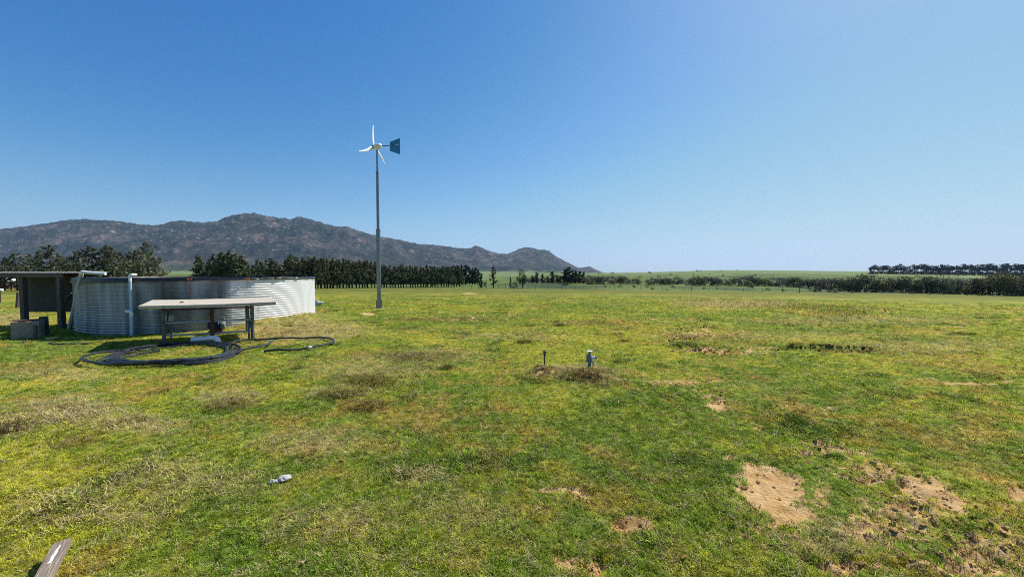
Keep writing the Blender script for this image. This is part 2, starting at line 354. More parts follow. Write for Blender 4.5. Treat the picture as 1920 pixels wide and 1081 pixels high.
# ------------------------------------------------------------------ ground
def build_ground():
    th = np.concatenate([np.linspace(-180, -66, 40)[:-1], np.linspace(-66, 66, 760), np.linspace(66, 180, 40)[1:]])
    r = np.concatenate([[.25], np.geomspace(.5, 2.0, 60)[:-1], np.geomspace(2.0, 70, 500)[:-1], np.geomspace(70, 9000, 170)])
    nt_, nr = len(th), len(r)
    T, R = np.meshgrid(np.radians(th), r, indexing='ij')
    x = (R * np.sin(T)).ravel(); y = (R * np.cos(T)).ravel()
    z = height(x, y)
    so = np.clip(blobs(x, y, SOIL), 0, 1); cl = np.clip(1.3 * blobs(x, y, CLOD), 0, 1)
    s = sstep(120, 60, np.hypot(x, y)); so *= s; cl *= s
    bare = np.clip(np.maximum(so, cl * sstep(-.05, .35, fbm(x * 3.1 + 5, y * 3.1, 3) + .5 * fbm(x * 7, y * 7, 2))), 0, 1)
    col = field_colour(x, y)
    co = np.stack([x, y, z], 1).astype(np.float32)
    i = np.arange(nt_ - 1)[:, None] * nr; j = np.arange(nr - 1)[None, :]
    a = (i + j).ravel(); q = np.stack([a, a + 1, a + nr + 1, a + nr], 1)[:, ::1].astype(np.int32)
    # the fan's open centre
    me = bpy.data.meshes.new('ground')
    nv = len(co); fan = np.arange(nt_ - 1) * nr
    c0 = nv; co = np.vstack([co, [[0, 0, 0]]]).astype(np.float32)
    tri = np.stack([np.full(nt_ - 1, c0), fan, fan + nr], 1).astype(np.int32)
    nq, ntz = len(q), len(tri)
    me.vertices.add(nv + 1); me.vertices.foreach_set('co', co.ravel())
    li = np.concatenate([q.ravel(), tri.ravel()]); me.loops.add(len(li)); me.loops.foreach_set('vertex_index', li)
    me.polygons.add(nq + ntz)
    me.polygons.foreach_set('loop_start', np.concatenate([np.arange(nq) * 4, nq * 4 + np.arange(ntz) * 3]).astype(np.int32))
    me.polygons.foreach_set('use_smooth', np.ones(nq + ntz, bool))
    me.update(calc_edges=True); me.validate()
    at1 = me.attributes.new('gcol', 'FLOAT_COLOR', 'POINT')
    rgba = np.ones((nv + 1, 4), np.float32); rgba[:nv, :3] = col; rgba[nv, :3] = col[0]; at1.data.foreach_set('color', rgba.ravel())
    at2 = me.attributes.new('bare', 'FLOAT', 'POINT'); at2.data.foreach_set('value', np.append(bare, 0).astype(np.float32))
    m, nt, out = newmat('pasture'); L = nt.links.new
    ga = N(nt, 'ShaderNodeAttribute'); ga.attribute_name = 'gcol'; ba = N(nt, 'ShaderNodeAttribute'); ba.attribute_name = 'bare'
    tc = N(nt, 'ShaderNodeTexCoord')
    def noise(sc, det=5, ro=.6):
        n = N(nt, 'ShaderNodeTexNoise'); n.inputs['Scale'].default_value = sc; n.inputs['Detail'].default_value = det; n.inputs['Roughness'].default_value = ro; L(tc.outputs['Object'], n.inputs['Vector']); return n
    n1 = noise(26, 4, .7); n2 = noise(3.5, 6, .7); n3 = noise(.6, 6, .7)
    r1 = ramp(nt, [(.25, (.45, .50, .40)), (.5, (.95, .95, .9)), (.75, (1.65, 1.5, 1.5))], n1.outputs['Fac'])
    r2 = ramp(nt, [(.25, (.55, .62, .55)), (.5, (1, 1, 1)), (.75, (1.45, 1.3, 1.35))], n2.outputs['Fac'])
    r3 = ramp(nt, [(.3, (.60, .72, .62)), (.5, (1, 1, 1)), (.7, (1.5, 1.22, 1.35))], n3.outputs['Fac'])
    def mul(a, b):
        x = N(nt, 'ShaderNodeMix'); x.data_type = 'RGBA'; x.blend_type = 'MULTIPLY'; x.inputs['Factor'].default_value = 1; L(a, x.inputs['A']); L(b, x.inputs['B']); return x.outputs['Result']
    g = mul(mul(mul(ga.outputs['Color'], r1.outputs[0]), r2.outputs[0]), r3.outputs[0])
    ns = noise(7, 8, .7)
    soil = ramp(nt, [(.24, (.19, .095, .034)), (.44, (.46, .28, .108)), (.72, (.64, .455, .235))], ns.outputs['Fac'])
    # bare soil shows between the blades where the mask beats a fine noise
    nm = noise(14, 6, .75); ad = N(nt, 'ShaderNodeMath'); ad.operation = 'ADD'; L(ba.outputs['Fac'], ad.inputs[0]); L(nm.outputs['Fac'], ad.inputs[1])
    mk = N(nt, 'ShaderNodeMapRange'); mk.inputs['From Min'].default_value = .82; mk.inputs['From Max'].default_value = 1.0; L(ad.outputs[0], mk.inputs['Value'])
    mx = N(nt, 'ShaderNodeMix'); mx.data_type = 'RGBA'; L(mk.outputs[0], mx.inputs['Factor']); L(g, mx.inputs['A']); L(soil.outputs[0], mx.inputs['B'])
    d = N(nt, 'ShaderNodeBsdfPrincipled'); d.inputs['Roughness'].default_value = .95; d.inputs['Specular IOR Level'].default_value = .08; L(mx.outputs['Result'], d.inputs['Base Color'])
    nb = noise(30, 5, .7); b1 = N(nt, 'ShaderNodeBump'); b1.inputs['Strength'].default_value = .8; b1.inputs['Distance'].default_value = .03; L(nb.outputs['Fac'], b1.inputs['Height'])
    b2 = N(nt, 'ShaderNodeBump'); b2.inputs['Strength'].default_value = .55; b2.inputs['Distance'].default_value = .12; L(n2.outputs['Fac'], b2.inputs['Height']); L(b1.outputs[0], b2.inputs['Normal']); L(b2.outputs[0], d.inputs['Normal'])
    L(d.outputs[0], out.inputs['Surface'])
    me.materials.append(m)
    o = bpy.data.objects.new('ground', me); link(o); tag(o, 'short green pasture with olive, straw and bare sandy patches', kind='structure')
build_ground()

# ------------------------------------------------------------------ grass
def blade_mesh(name, nb, hmin, hmax, wid, spread, lean, rngseed, mat, flat=False):
    rg = random.Random(rngseed); mb = MB()
    for _ in range(nb):
        a = rg.uniform(0, 6.283); rr = spread * math.sqrt(rg.random()); bx, by = rr * math.cos(a), rr * math.sin(a)
        d = rg.uniform(0, 6.283); h = rg.uniform(hmin, hmax); ln = h * rg.uniform(.2, 1) * lean; w = wid * rg.uniform(.6, 1.3)
        dx, dy = math.cos(d), math.sin(d); px, py = -dy * w / 2, dx * w / 2
        P = []
        for t in (0, .5, .82):
            k = 1 - t * .55; cx, cy, cz = bx + dx * ln * t**1.8, by + dy * ln * t**1.8, (h * t * (1 - .25 * t) if not flat else .008 + h * .12 * math.sin(t * 3.1))
            if t == 0 and not flat: cz = -.01
            P += [(cx + px * k, cy + py * k, cz), (cx - px * k, cy - py * k, cz)]
        P.append((bx + dx * ln, by + dy * ln, (h * .78 if not flat else .006)))
        mb.add(P, [(0, 1, 3, 2), (2, 3, 5, 4), (4, 5, 6)])
    me = mb.mesh(name); me.materials.append(mat); return bpy.data.objects.new(name, me)
def scatter(name, pts, rot, sca, tint, idx, sources, label, mat=None):
    me = bpy.data.meshes.new(name); me.vertices.add(len(pts)); me.vertices.foreach_set('co', np.asarray(pts, np.float32).ravel())
    a = me.attributes.new('rot', 'FLOAT_VECTOR', 'POINT'); a.data.foreach_set('vector', np.asarray(rot, np.float32).ravel())
    a = me.attributes.new('sca', 'FLOAT', 'POINT'); a.data.foreach_set('value', np.asarray(sca, np.float32))
    t4 = np.ones((len(pts), 4), np.float32); t4[:, :3] = tint
    a = me.attributes.new('tint', 'FLOAT_COLOR', 'POINT'); a.data.foreach_set('color', t4.ravel())
    a = me.attributes.new('idx', 'INT', 'POINT'); a.data.foreach_set('value', np.asarray(idx, np.int32))
    me.update()
    o = bpy.data.objects.new(name, me); link(o); tag(o, label, kind='stuff')
    c = bpy.data.collections.new(name + '_sources')
    for s_ in sources: c.objects.link(s_)
    ng = bpy.data.node_groups.new(name + '_scatter', 'GeometryNodeTree')
    ng.interface.new_socket('Geometry', in_out='INPUT', socket_type='NodeSocketGeometry'); ng.interface.new_socket('Geometry', in_out='OUTPUT', socket_type='NodeSocketGeometry')
    n = ng.nodes; gi = n.new('NodeGroupInput'); go = n.new('NodeGroupOutput'); ip = n.new('GeometryNodeInstanceOnPoints'); ci = n.new('GeometryNodeCollectionInfo')
    ci.inputs['Collection'].default_value = c; ci.inputs['Separate Children'].default_value = True; ci.inputs['Reset Children'].default_value = True
    def na(nm, dt):
        k = n.new('GeometryNodeInputNamedAttribute'); k.data_type = dt; k.inputs['Name'].default_value = nm; return k.outputs['Attribute']
    Lk = ng.links.new
    Lk(gi.outputs[0], ip.inputs['Points']); Lk(ci.outputs[0], ip.inputs['Instance']); ip.inputs['Pick Instance'].default_value = True
    Lk(na('idx', 'INT'), ip.inputs['Instance Index']); Lk(na('rot', 'FLOAT_VECTOR'), ip.inputs['Rotation']); Lk(na('sca', 'FLOAT'), ip.inputs['Scale']); Lk(ip.outputs[0], go.inputs[0])
    md = o.modifiers.new('scatter', 'NODES'); md.node_group = ng
    return o
def view_points(n, r0, r1, power, half=68):
    # density falls with distance as r**-power
    k = 2 - power; uu = RNG.random(n)
    r = (r0**k + uu * (r1**k - r0**k))**(1 / k); th = np.radians(RNG.uniform(-half, half, n))
    return r * np.sin(th), r * np.cos(th)
def in_tank(x, y): return np.hypot(x - TANK[0], y - TANK[1]) < TR + .04
def build_grass():
    x, y = view_points(375000, 1.5, 44, 1.62)
    so = np.clip(blobs(x, y, SOIL), 0, 1); cl = np.clip(1.3 * blobs(x, y, CLOD), 0, 1)
    bare = np.maximum(so * 1.12, .88 * cl * sstep(-.1, .3, fbm(x * 3.1 + 5, y * 3.1, 3) + .4 * fbm(x * 7, y * 7, 2)))
    thin = .75 + .5 * fbm(x * 1.7, y * 1.7 + 3, 3)
    keep = (RNG.random(len(x)) > sstep(12, 44, np.hypot(x, y))) & (RNG.random(len(x)) > bare) & (RNG.random(len(x)) < thin + .25) & ~in_tank(x, y)
    x, y, bare = x[keep], y[keep], bare[keep]
    z = height(x, y); n = len(x); r = np.hypot(x, y)
    col = field_colour(x, y) * (RNG.lognormal(.22, .52, n))[:, None]
    dry = np.clip(blobs(x, y, DRY, .8), 0, 1)
    p = RNG.random(n); dead = p < (.17 + .42 * dry) * (1 - .8 * np.clip(blobs(x, y, BROWN, .7), 0, 1))
    straw = np.array([.62, .50, .27]) * RNG.uniform(.45, 1.3, n)[:, None]
    col = np.where(dead[:, None], straw, col * np.array([1.0, 1.08, 1.0]))
    yel = RNG.random(n) < .12; col[yel & ~dead] = col[yel & ~dead] * np.array([1.5, 1.3, .9])
    idx = RNG.integers(0, 3, n); idx[dead] = RNG.integers(3, 5, dead.sum())
    sca = RNG.uniform(.45, .95, n) * (1 + .45 * fbm(x * .9 + 11, y * .9, 2)) * (1 + .75 * sstep(.22, .5, fbm(x * 1.1 + 23, y * 1.1 - 60, 3))) * (.82 + .18 * sstep(2, 6, r)) * (1 + np.clip(r - 8, 0, 26) * .035) * (1 + .5 * dry)
    rot = np.stack([RNG.normal(0, .15, n), RNG.normal(0, .15, n), RNG.uniform(0, 6.283, n)], 1)
    src = [blade_mesh('a_short_tuft', 16, .015, .042, .0045, .038, .8, 1, M['grass']), blade_mesh('b_leafy_tuft', 14, .015, .045, .006, .042, 1.1, 2, M['grass']), blade_mesh('c_low_tuft', 18, .010, .028, .006, .048, 1.4, 3, M['grass']),
           blade_mesh('d_dry_tuft', 10, .018, .05, .0045, .045, 1.4, 4, M['grass']), blade_mesh('e_lying_straw', 6, .03, .085, .0045, .05, 1.3, 5, M['grass'], True)]
    scatter('grass', np.stack([x, y, z], 1), rot, sca, np.clip(col, .01, .75), idx, src, 'short mixed green and dry grass covering the paddock')
    # flat rosettes of broad leaves among the grass
    x, y = view_points(7000, 1.6, 14, 1.5); w = fbm(x * .8 + 91, y * .8, 3) + .3 * fbm(x * 3, y * 3, 2); k = (w > .12) & ~in_tank(x, y) & (np.clip(blobs(x, y, SOIL), 0, 1) < .45); x, y = x[k], y[k]; n = len(x)
    def rosette(nm, sd):
        rg_ = random.Random(sd); mb = MB()
        for _ in range(8):
            a = rg_.uniform(0, 6.283); L_ = rg_.uniform(.025, .06); wd = L_ * rg_.uniform(.16, .26); up = rg_.uniform(.3, .9); dx, dy = math.cos(a), math.sin(a)
            P = []
            for f in (0, .35, .7): 
                ww = wd * (.4, 1, .8)[int(f * 3)]; P += [(dx * L_ * f - dy * ww, dy * L_ * f + dx * ww, L_ * up * f * (1 - .5 * f) + .006), (dx * L_ * f + dy * ww, dy * L_ * f - dx * ww, L_ * up * f * (1 - .5 * f) + .006)]
            P.append((dx * L_, dy * L_, L_ * up * .45)); mb.add(P, [(0, 1, 3, 2), (2, 3, 5, 4), (4, 5, 6)], True)
        me = mb.mesh(nm); me.materials.append(M['grass']); return bpy.data.objects.new(nm, me)
    pal = np.array([[.11, .19, .025], [.15, .23, .035], [.12, .18, .05], [.28, .28, .05]])[RNG.integers(0, 4, n)] * RNG.uniform(.7, 1.4, n)[:, None]
    scatter('broadleaf_weeds', np.stack([x, y, height(x, y)], 1), np.stack([RNG.normal(0, .12, n), RNG.normal(0, .12, n), RNG.uniform(0, 6.28, n)], 1), RNG.uniform(.25, .55, n), pal, RNG.integers(0, 2, n), [rosette('a_rosette', 1), rosette('b_rosette', 2)], 'low dark green broad leaved weeds among the grass')
    # taller weeds standing in the paddock
    x, y = view_points(14000, 7, 80, .6)
    w = fbm(x * .12 + 5, y * .12, 3) + 1.1 * np.clip(blobs(x, y, [(1360, 570, 180, 10, 1), (970, 632, 60, 8, .6), (1480, 612, 160, 8, .8), (1580, 600, 180, 10, .6), (850, 690, 40, 8, .5)]), 0, 1)
    tb = RNG.random(1500); ub = 1310 + tb * 330 + RNG.normal(0, 45, 1500); vb = 556 + tb * 34 + RNG.normal(0, 4.5, 1500)
    db = np.stack([(ub - CX) / F, np.full(1500, 1.0), -(vb - HZ) / F], 1); sb_ = EYE / -db[:, 2]
    for _ in range(6): sb_ = (EYE - base_h(db[:, 0] * sb_, sb_)) / -db[:, 2]
    x = np.append(x, db[:, 0] * sb_); y = np.append(y, sb_); w = np.append(w, np.full(1500, 2.0))
    k = ((w > .62) | ((w > .22) & (RNG.random(len(x)) < .10))) & ~in_tank(x, y); x, y = x[k], y[k]; n = len(x); z = height(x, y)
    pal = np.array([[.24, .14, .055], [.30, .21, .08], [.12, .13, .03], [.21, .115, .05]])[RNG.integers(0, 4, n)] * RNG.uniform(.7, 1.3, n)[:, None]
    rot = np.stack([RNG.normal(0, .1, n), RNG.normal(0, .1, n), RNG.uniform(0, 6.283, n)], 1)
    src = [blade_mesh('a_dock', 9, .08, .22, .008, .04, .35, 8, M['grass']), blade_mesh('b_stalk', 6, .10, .26, .006, .03, .3, 9, M['grass'])]
    scatter('weeds', np.stack([x, y, z], 1), rot, RNG.uniform(.35, .85, n), pal, RNG.integers(0, 2, n), src, 'brown and green dock weeds scattered over the paddock')
build_grass()
def lump_mesh(name, seed, sub=2, flat=.6, rough=.35):
    bm = bmesh.new(); bmesh.ops.create_icosphere(bm, subdivisions=sub, radius=.5)
    for v in bm.verts:
        q = v.co * 2.2 + Vector((seed * 3.7, seed, 0))
        v.co *= 1 + rough * mnoise.noise(q) + rough * .6 * mnoise.noise(q * 2.7); v.co.z *= flat
    me = bpy.data.meshes.new(name); bm.to_mesh(me); bm.free(); return me
def build_clods():
    x, y = view_points(60000, 1.6, 20, 1.4)
    m = np.maximum(np.clip(blobs(x, y, CLOD), 0, 1), .10 * np.clip(blobs(x, y, SOIL), 0, 1))
    k = (RNG.random(len(x)) < m * 1.0); x, y = x[k], y[k]; n = len(x); z = height(x, y)
    tint = np.array([.36, .22, .10]) * RNG.uniform(.55, 1.35, n)[:, None]
    # dark clods: the wheel rut's shadow line put into colour; also brown trampled rows
    def turned(u0, v0, u1, v1, k_, sv):  # clod positions for the rut's shadow line and the trampled rows
        f = RNG.random(k_); uu = u0 + (u1 - u0) * f; vv = v0 + (v1 - v0) * f + RNG.normal(0, sv, k_) + 1.5 * np.sin(f * 17); return np.array([gz(a_, b_)[:2] for a_, b_ in zip(uu + RNG.normal(0, 8, k_), vv)])
    P_ = np.vstack([turned(1468, 653.5, 1560, 655, 210, .7), turned(1535, 656, 1640, 660, 190, .7), turned(1255, 617, 1330, 613, 120, 1.2), turned(1250, 640, 1300, 632, 110, 2.0), turned(1270, 652, 1390, 660, 170, 2.2), turned(1290, 605, 1350, 612, 90, 1.5), turned(1090, 606, 1180, 601, 80, 2.0)])
    kk = len(P_); x = np.append(x, P_[:, 0]); y = np.append(y, P_[:, 1]); z = height(x, y); n = len(x)
    tint = np.vstack([tint, np.array([.15, .098, .05]) * RNG.uniform(.5, 1.6, kk)[:, None]]); sc_extra = np.clip(RNG.lognormal(-3.75, .45, kk), .01, .06)
    src = []
    for i in range(3):
        me = lump_mesh('earth_clod', i + 1, 2, .62, .9); me.materials.append(M['clod']); src.append(bpy.data.objects.new('abc'[i] + '_clod', me))
    sc = np.clip(RNG.lognormal(-4.0, .5, n), .008, .034); sc[-kk:] = sc_extra
    scatter('earth_clods', np.stack([x, y, z + sc * .12], 1), RNG.uniform(-.5, 6.28, (n, 3)) * [.1, .1, 1], sc, tint, RNG.integers(0, 3, n), src, 'loose sandy brown clods of trampled earth, with dark clods standing in for the rut shadow line')
build_clods()

def build_litter():
    x, y = view_points(420, 1.7, 13, 1.3); n = len(x); z = height(x, y)
    def leaf(nm, sd):
        rg_ = random.Random(sd); mb = MB(); V = []
        for i in range(7):
            f = i / 6; w = .32 * math.sin(math.pi * min(f * .9 + .06, 1)); zc = .16 * math.sin(f * 3.3 + sd) + .1
            V += [(f - .5, -w, zc + .10 + rg_.uniform(-.04, .04)), (f - .5, 0, zc), (f - .5, w, zc + .12 + rg_.uniform(-.04, .04))]
        mb.add(V, [(3 * i + k, 3 * i + k + 1, 3 * i + k + 4, 3 * i + k + 3) for i in range(6) for k in (0, 1)], True); me = mb.mesh(nm); me.materials.append(M['grass']); return bpy.data.objects.new(nm, me)
    def twig(nm, sd):
        rg_ = random.Random(sd); mb = MB(); P = [(-1.6 + 3.2 * k / 6, rg_.uniform(-.25, .25) + .5 * math.sin(k * .6), .22 + rg_.uniform(-.05, .12)) for k in range(7)]; mb.tube(smooth_path(P, 3), .05, 4); me = mb.mesh(nm); me.materials.append(M['grass']); return bpy.data.objects.new(nm, me)
    pal = np.array([[.46, .30, .14], [.38, .22, .09], [.60, .46, .25], [.26, .17, .08]])[RNG.integers(0, 4, n)] * RNG.uniform(.7, 1.2, n)[:, None]
    idx = RNG.choice([0, 1, 2, 3], n, p=[.35, .3, .2, .15])
    scatter('leaf_litter', np.stack([x, y, z + .02], 1), np.stack([RNG.normal(0, .25, n), RNG.normal(0, .25, n), RNG.uniform(0, 6.28, n)], 1), RNG.uniform(.014, .036, n), pal, idx, [leaf('a_leaf', 1), leaf('b_leaf', 2), twig('c_twig', 3), twig('d_twig', 5)], 'dry leaves and twigs strewn over the grass')
build_litter()

# ------------------------------------------------------------------ tussocks, stones
def tussock(u, v, w, h, label, seed, nb=170, brown=False):
    p = G(u, v); rg = random.Random(seed); mb = MB()
    for _ in range(nb):
        a = rg.uniform(0, 6.283); rr = w * .5 * rg.random()**.6 * rg.uniform(.8, 1.15); bx, by = rr * math.cos(a), rr * math.sin(a) * .8
        hh = h * rg.uniform(.4, 1.1) * max(.3, 1.1 - .7 * rr / (w * .5)); d = a + rg.uniform(-1.2, 1.2); ln = hh * rg.uniform(.2, 1.3); wd = rg.uniform(.003, .007)
        dx, dy = math.cos(d), math.sin(d); px, py = -dy * wd / 2, dx * wd / 2
        P = []
        for t in (0, .5, .8):
            P += [(bx + dx * ln * t**2 + px * (1 - .5 * t), by + dy * ln * t**2 + py * (1 - .5 * t), hh * t * (1.25 - .45 * t) - .02), (bx + dx * ln * t**2 - px * (1 - .5 * t), by + dy * ln * t**2 - py * (1 - .5 * t), hh * t * (1.25 - .45 * t) - .02)]
        P.append((bx + dx * ln * 1.1, by + dy * ln * 1.1, hh * .72))
        mb.add(P, [(0, 1, 3, 2), (2, 3, 5, 4), (4, 5, 6)])
    o = mb.build('grass_tussock', M['browngrass' if brown else 'drygrass']); o.location = p; tag(o, label, 'grass tussock', 'dry grass tussocks in the paddock')
for i, (u, v, w, h, lb) in enumerate([
    (1018, 702, .46, .07, 'dry grass clump around the foot of the thin black sprinkler riser'),
    (1134, 714, .46, .06, 'dry brown grass clump at the foot of the grey valve'),
    (1066, 704, .60, .05, 'low dry grass clump between the sprinkler riser and the valve'),
    (428, 760, .52, .13, 'tan grass tussock alone in front of the black hose coil'),
    (690, 716, .85, .12, 'wide greenish brown tussock between hose loop and valve'),
    (638, 742, .60, .10, 'small brown tussock just below the wide one in front of the hose loop'),
    (692, 762, .50, .11, 'dark tussock lowest of the three in the middle of the paddock'),
    (150, 830, .46, .09, 'flattened straw tussock above the grey plank, lowest on that side'),
    (235, 795, .60, .08, 'sprawling straw tussock below the left end of the hose coil'),
    (12, 806, .34, .13, 'dark straw tussock cut by the left edge of the photo'),
    (100, 765, .60, .07, 'wide dry tussock between the hose coil and the left edge'),
    (545, 606, 1.0, .14, 'straw heaped against the bright end of the corrugated tank'),
    (775, 668, .85, .12, 'low straw tussock right of the hose loop end'),
    (985, 642, .50, .18, 'brownish upright weed tussock above the sprinkler riser'),
    (838, 690, .34, .12, 'small brown tussock halfway between the hose loop end and the sprinkler riser'),
    (560, 690, .30, .08, 'small low tussock right below the crossing of the hose loops'),
    (300, 735, .40, .07, 'thin straw tussock under the front edge of the hose coil'),
    (1170, 640, .36, .11, 'green brown tussock in the open right above the valve'),
    (700, 605, .45, .10, 'low brown tussock in front of the turbine foot'),
    (1050, 610, .60, .11, 'wide brown weed tussock high in the field above the valve')]):
    tussock(u, v, w, h, lb, i + 30, 620 if w > .55 else 380, i not in (3, 7, 10, 11, 12))
def stone(u, v, sx, sy, sz, label, seed, sink=.25, rz=0):
    p = G(u, v); me = lump_mesh('stone', seed, 3, 1.0, .42); me.materials.append(M['stone']); o = bpy.data.objects.new('stone', me); link(o)
    o.scale = (sx, sy, sz); o.location = (p[0], p[1], p[2] + sz * (.5 - sink)); o.rotation_euler = (0, 0, rz); tag(o, label, 'stone')
stone(514, 907, .07, .05, .05, 'smaller pale grey stone half sunk in grass, left piece of the pair', 3, .2, .4)
stone(534, 900, .115, .085, .055, 'larger pale grey stone half sunk in grass, right piece of the pair', 5, .2, .2)
stone(596, 573, .55, .35, .32, 'whitish boulder beside the bright end of the water tank', 9, .2)
stone(716, 577.2, .30, .20, .05, 'flat pale stone at the foot of the turbine pole', 12, .2)

# ------------------------------------------------------------------ water tank
def build_tank():
    H = 1.55; n = 288; per = 10; waves = 22
    t = empty('water_tank', (TANK[0], TANK[1], -.05)); tag(t, 'round corrugated steel water tank with black liner folded over its rim', 'water tank')
    V = []; rows = waves * per + 1
    rg = random.Random(3)
    dent = lambda a, zz: .010 * mnoise.noise(Vector((math.cos(a) * 6, math.sin(a) * 6, zz * .7))) + .006 * mnoise.noise(Vector((math.cos(a) * 22, math.sin(a) * 22, zz * 2)))
    for i in range(rows):
        zz = H * i / (rows - 1)
        for k in range(n):
            a = 2 * math.pi * k / n; r_ = TR + .0065 * math.sin(2 * math.pi * i / per) + dent(a, zz)
            V.append((r_ * math.cos(a), r_ * math.sin(a), zz))
    mb = MB(); mb.add(V, [(i * n + k, i * n + (k + 1) % n, (i + 1) * n + (k + 1) % n, (i + 1) * n + k) for i in range(rows - 1) for k in range(n)], True)
    m, nt, out = newmat('tank_steel'); L = nt.links.new
    tc = N(nt, 'ShaderNodeTexCoord'); sp = N(nt, 'ShaderNodeSeparateXYZ'); L(tc.outputs['Object'], sp.inputs[0])
    an = N(nt, 'ShaderNodeMath'); an.operation = 'ARCTAN2'; L(sp.outputs['Y'], an.inputs[0]); L(sp.outputs['X'], an.inputs[1])
    mu = N(nt, 'ShaderNodeMath'); mu.operation = 'MULTIPLY'; mu.inputs[1].default_value = 9 / (2 * math.pi) * 1.0; L(an.outputs[0], mu.inputs[0])
    fl = N(nt, 'ShaderNodeMath'); fl.operation = 'FLOOR'; L(mu.outputs[0], fl.inputs[0])
    wn = N(nt, 'ShaderNodeTexWhiteNoise'); wn.noise_dimensions = '1D'; L(fl.outputs[0], wn.inputs['W'])
    mp = N(nt, 'ShaderNodeMapping'); mp.inputs['Scale'].default_value = (1, 1, .12); L(tc.outputs['Object'], mp.inputs['Vector'])
    ns = N(nt, 'ShaderNodeTexNoise'); ns.inputs['Scale'].default_value = 3.2; ns.inputs['Detail'].default_value = 6; L(mp.outputs[0], ns.inputs['Vector'])
    sa = N(nt, 'ShaderNodeMath'); sa.operation = 'MULTIPLY_ADD'; sa.inputs[1].default_value = .8; wa = N(nt, 'ShaderNodeAttribute'); wa.attribute_name = 'shade_and_stain'; L(wa.outputs['Fac'], sa.inputs[0]); L(ns.outputs['Fac'], sa.inputs[2])
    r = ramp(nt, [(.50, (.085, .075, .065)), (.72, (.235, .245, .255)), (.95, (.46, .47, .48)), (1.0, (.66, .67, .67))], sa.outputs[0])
    p = N(nt, 'ShaderNodeBsdfPrincipled'); p.inputs['Metallic'].default_value = .3; L(r.outputs[0], p.inputs['Base Color'])
    sg = N(nt, 'ShaderNodeTexNoise'); sg.inputs['Scale'].default_value = 45; L(tc.outputs['Object'], sg.inputs['Vector'])
    rr = N(nt, 'ShaderNodeMapRange'); rr.inputs['To Min'].default_value = .38; rr.inputs['To Max'].default_value = .55; L(sg.outputs['Fac'], rr.inputs['Value']); L(rr.outputs[0], p.inputs['Roughness'])
    L(p.outputs[0], out.inputs['Surface'])
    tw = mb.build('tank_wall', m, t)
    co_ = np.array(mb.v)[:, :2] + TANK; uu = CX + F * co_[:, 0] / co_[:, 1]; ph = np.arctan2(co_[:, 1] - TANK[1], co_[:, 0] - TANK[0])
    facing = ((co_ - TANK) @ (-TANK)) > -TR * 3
    shade_and_stain = np.interp(uu, [130, 231, 234, 258, 262, 352, 356, 424, 440, 520, 523, 600], [.30, .30, .10, .10, .22, .22, .30, .33, .80, .80, .90, .90])  # shaded side darker and sunlit side paler in the colour, plus brown stained band
    shade_and_stain = np.where(facing, shade_and_stain, .5)
    ga_ = tw.data.attributes.new('shade_and_stain', 'FLOAT', 'POINT'); ga_.data.foreach_set('value', shade_and_stain.astype(np.float32))
    # black liner: inside wall, folded over the rim and hanging unevenly outside
    mb = MB(); V = []; nn = 360
    for k in range(nn):
        a = 2 * math.pi * k / nn; c, s_ = math.cos(a), math.sin(a)
        nz = lambda f, o_: mnoise.noise(Vector((c * f + o_, s_ * f, o_)))
        left = .5 + .5 * math.cos(a - rad(-155)); drop = .022 + .12 * left**2 + .045 * abs(nz(5, 2)) + .035 * max(0, nz(14, 7)); bul = .012 * nz(9, 4); top = .018 + .016 * nz(8, 9)
        prof = [(TR - .06, .35), (TR - .05, H - .02), (TR - .03, H + top), (TR + .014 + bul * .3, H + top), (TR + .034 + bul, H - drop * .45), (TR + .036 + .01 * nz(30, 1), H - drop)]
        for (rr_, zz) in prof: V.append((rr_ * c, rr_ * s_, zz))
    q = 6
    mb.add(V, [(k * q + i, k * q + i + 1, ((k + 1) % nn) * q + i + 1, ((k + 1) % nn) * q + i) for k in range(nn) for i in range(q - 1)], True)
    lo = mb.build('liner', M['liner'], t)
    mb = MB(); mb.lathe([(0.01, 1.0), (TR - .05, 1.0)], 64); w = mb
    wm = worn('tank_water', (.010, .018, .014), (.016, .026, .02), 2, .05, 0, .04); w.build('water', wm, t)
    # orange rope tied round the rim
    for (u0, lng) in ((355, .55), (462, .07)):
        d = ray(u0, 520)[:2]; d = d / np.linalg.norm(d); b = -TANK; tt = d @ TANK; disc = tt * tt - (TANK @ TANK - TR**2); sdist = tt - math.sqrt(disc); pt = d * sdist - TANK; dirv = pt / np.linalg.norm(pt)
        mb = MB(); R_ = TR + .06
        tg = np.array([-dirv[1], dirv[0]])
        knot = smooth_path([np.r_[dirv * R_ + tg * s_, H - .03 + dz] for s_, dz in ((-.05, .02), (-.02, .03), (0, -.01), (.03, .03), (.06, .015), (.02, -.02), (-.02, -.02))], 4)
        mb.tube(knot, .011, 6)
        if lng > .1: mb.tube(smooth_path([np.r_[dirv * R_, H - .03], np.r_[dirv * (R_ - .02) + tg * .02, H - .3], np.r_[dirv * (R_ - .02), H - lng]], 4), .007, 5)
        mb.build('rope', M['orange'], t)
    # stuffed liner bundle on the rim
    for u0, sc in ((475, .16), (520, .14), (556, .11)):
        d = ray(u0, 516)[:2]; d = d / np.linalg.norm(d); tt = d @ TANK; disc = tt * tt - (TANK @ TANK - TR**2); pt = d * (tt - math.sqrt(disc)) - TANK; dirv = pt / np.linalg.norm(pt)
        me = lump_mesh('liner_fold', u0, 2, .4, .5); me.materials.append(M['liner']); o = bpy.data.objects.new('liner_fold', me); link(o, t)
        o.location = (dirv[0] * (TR + .02), dirv[1] * (TR + .02), H - .01); o.scale = (.1, sc * 2.2, .16); o.rotation_euler = (0, 0, math.atan2(dirv[1], dirv[0]))
build_tank()
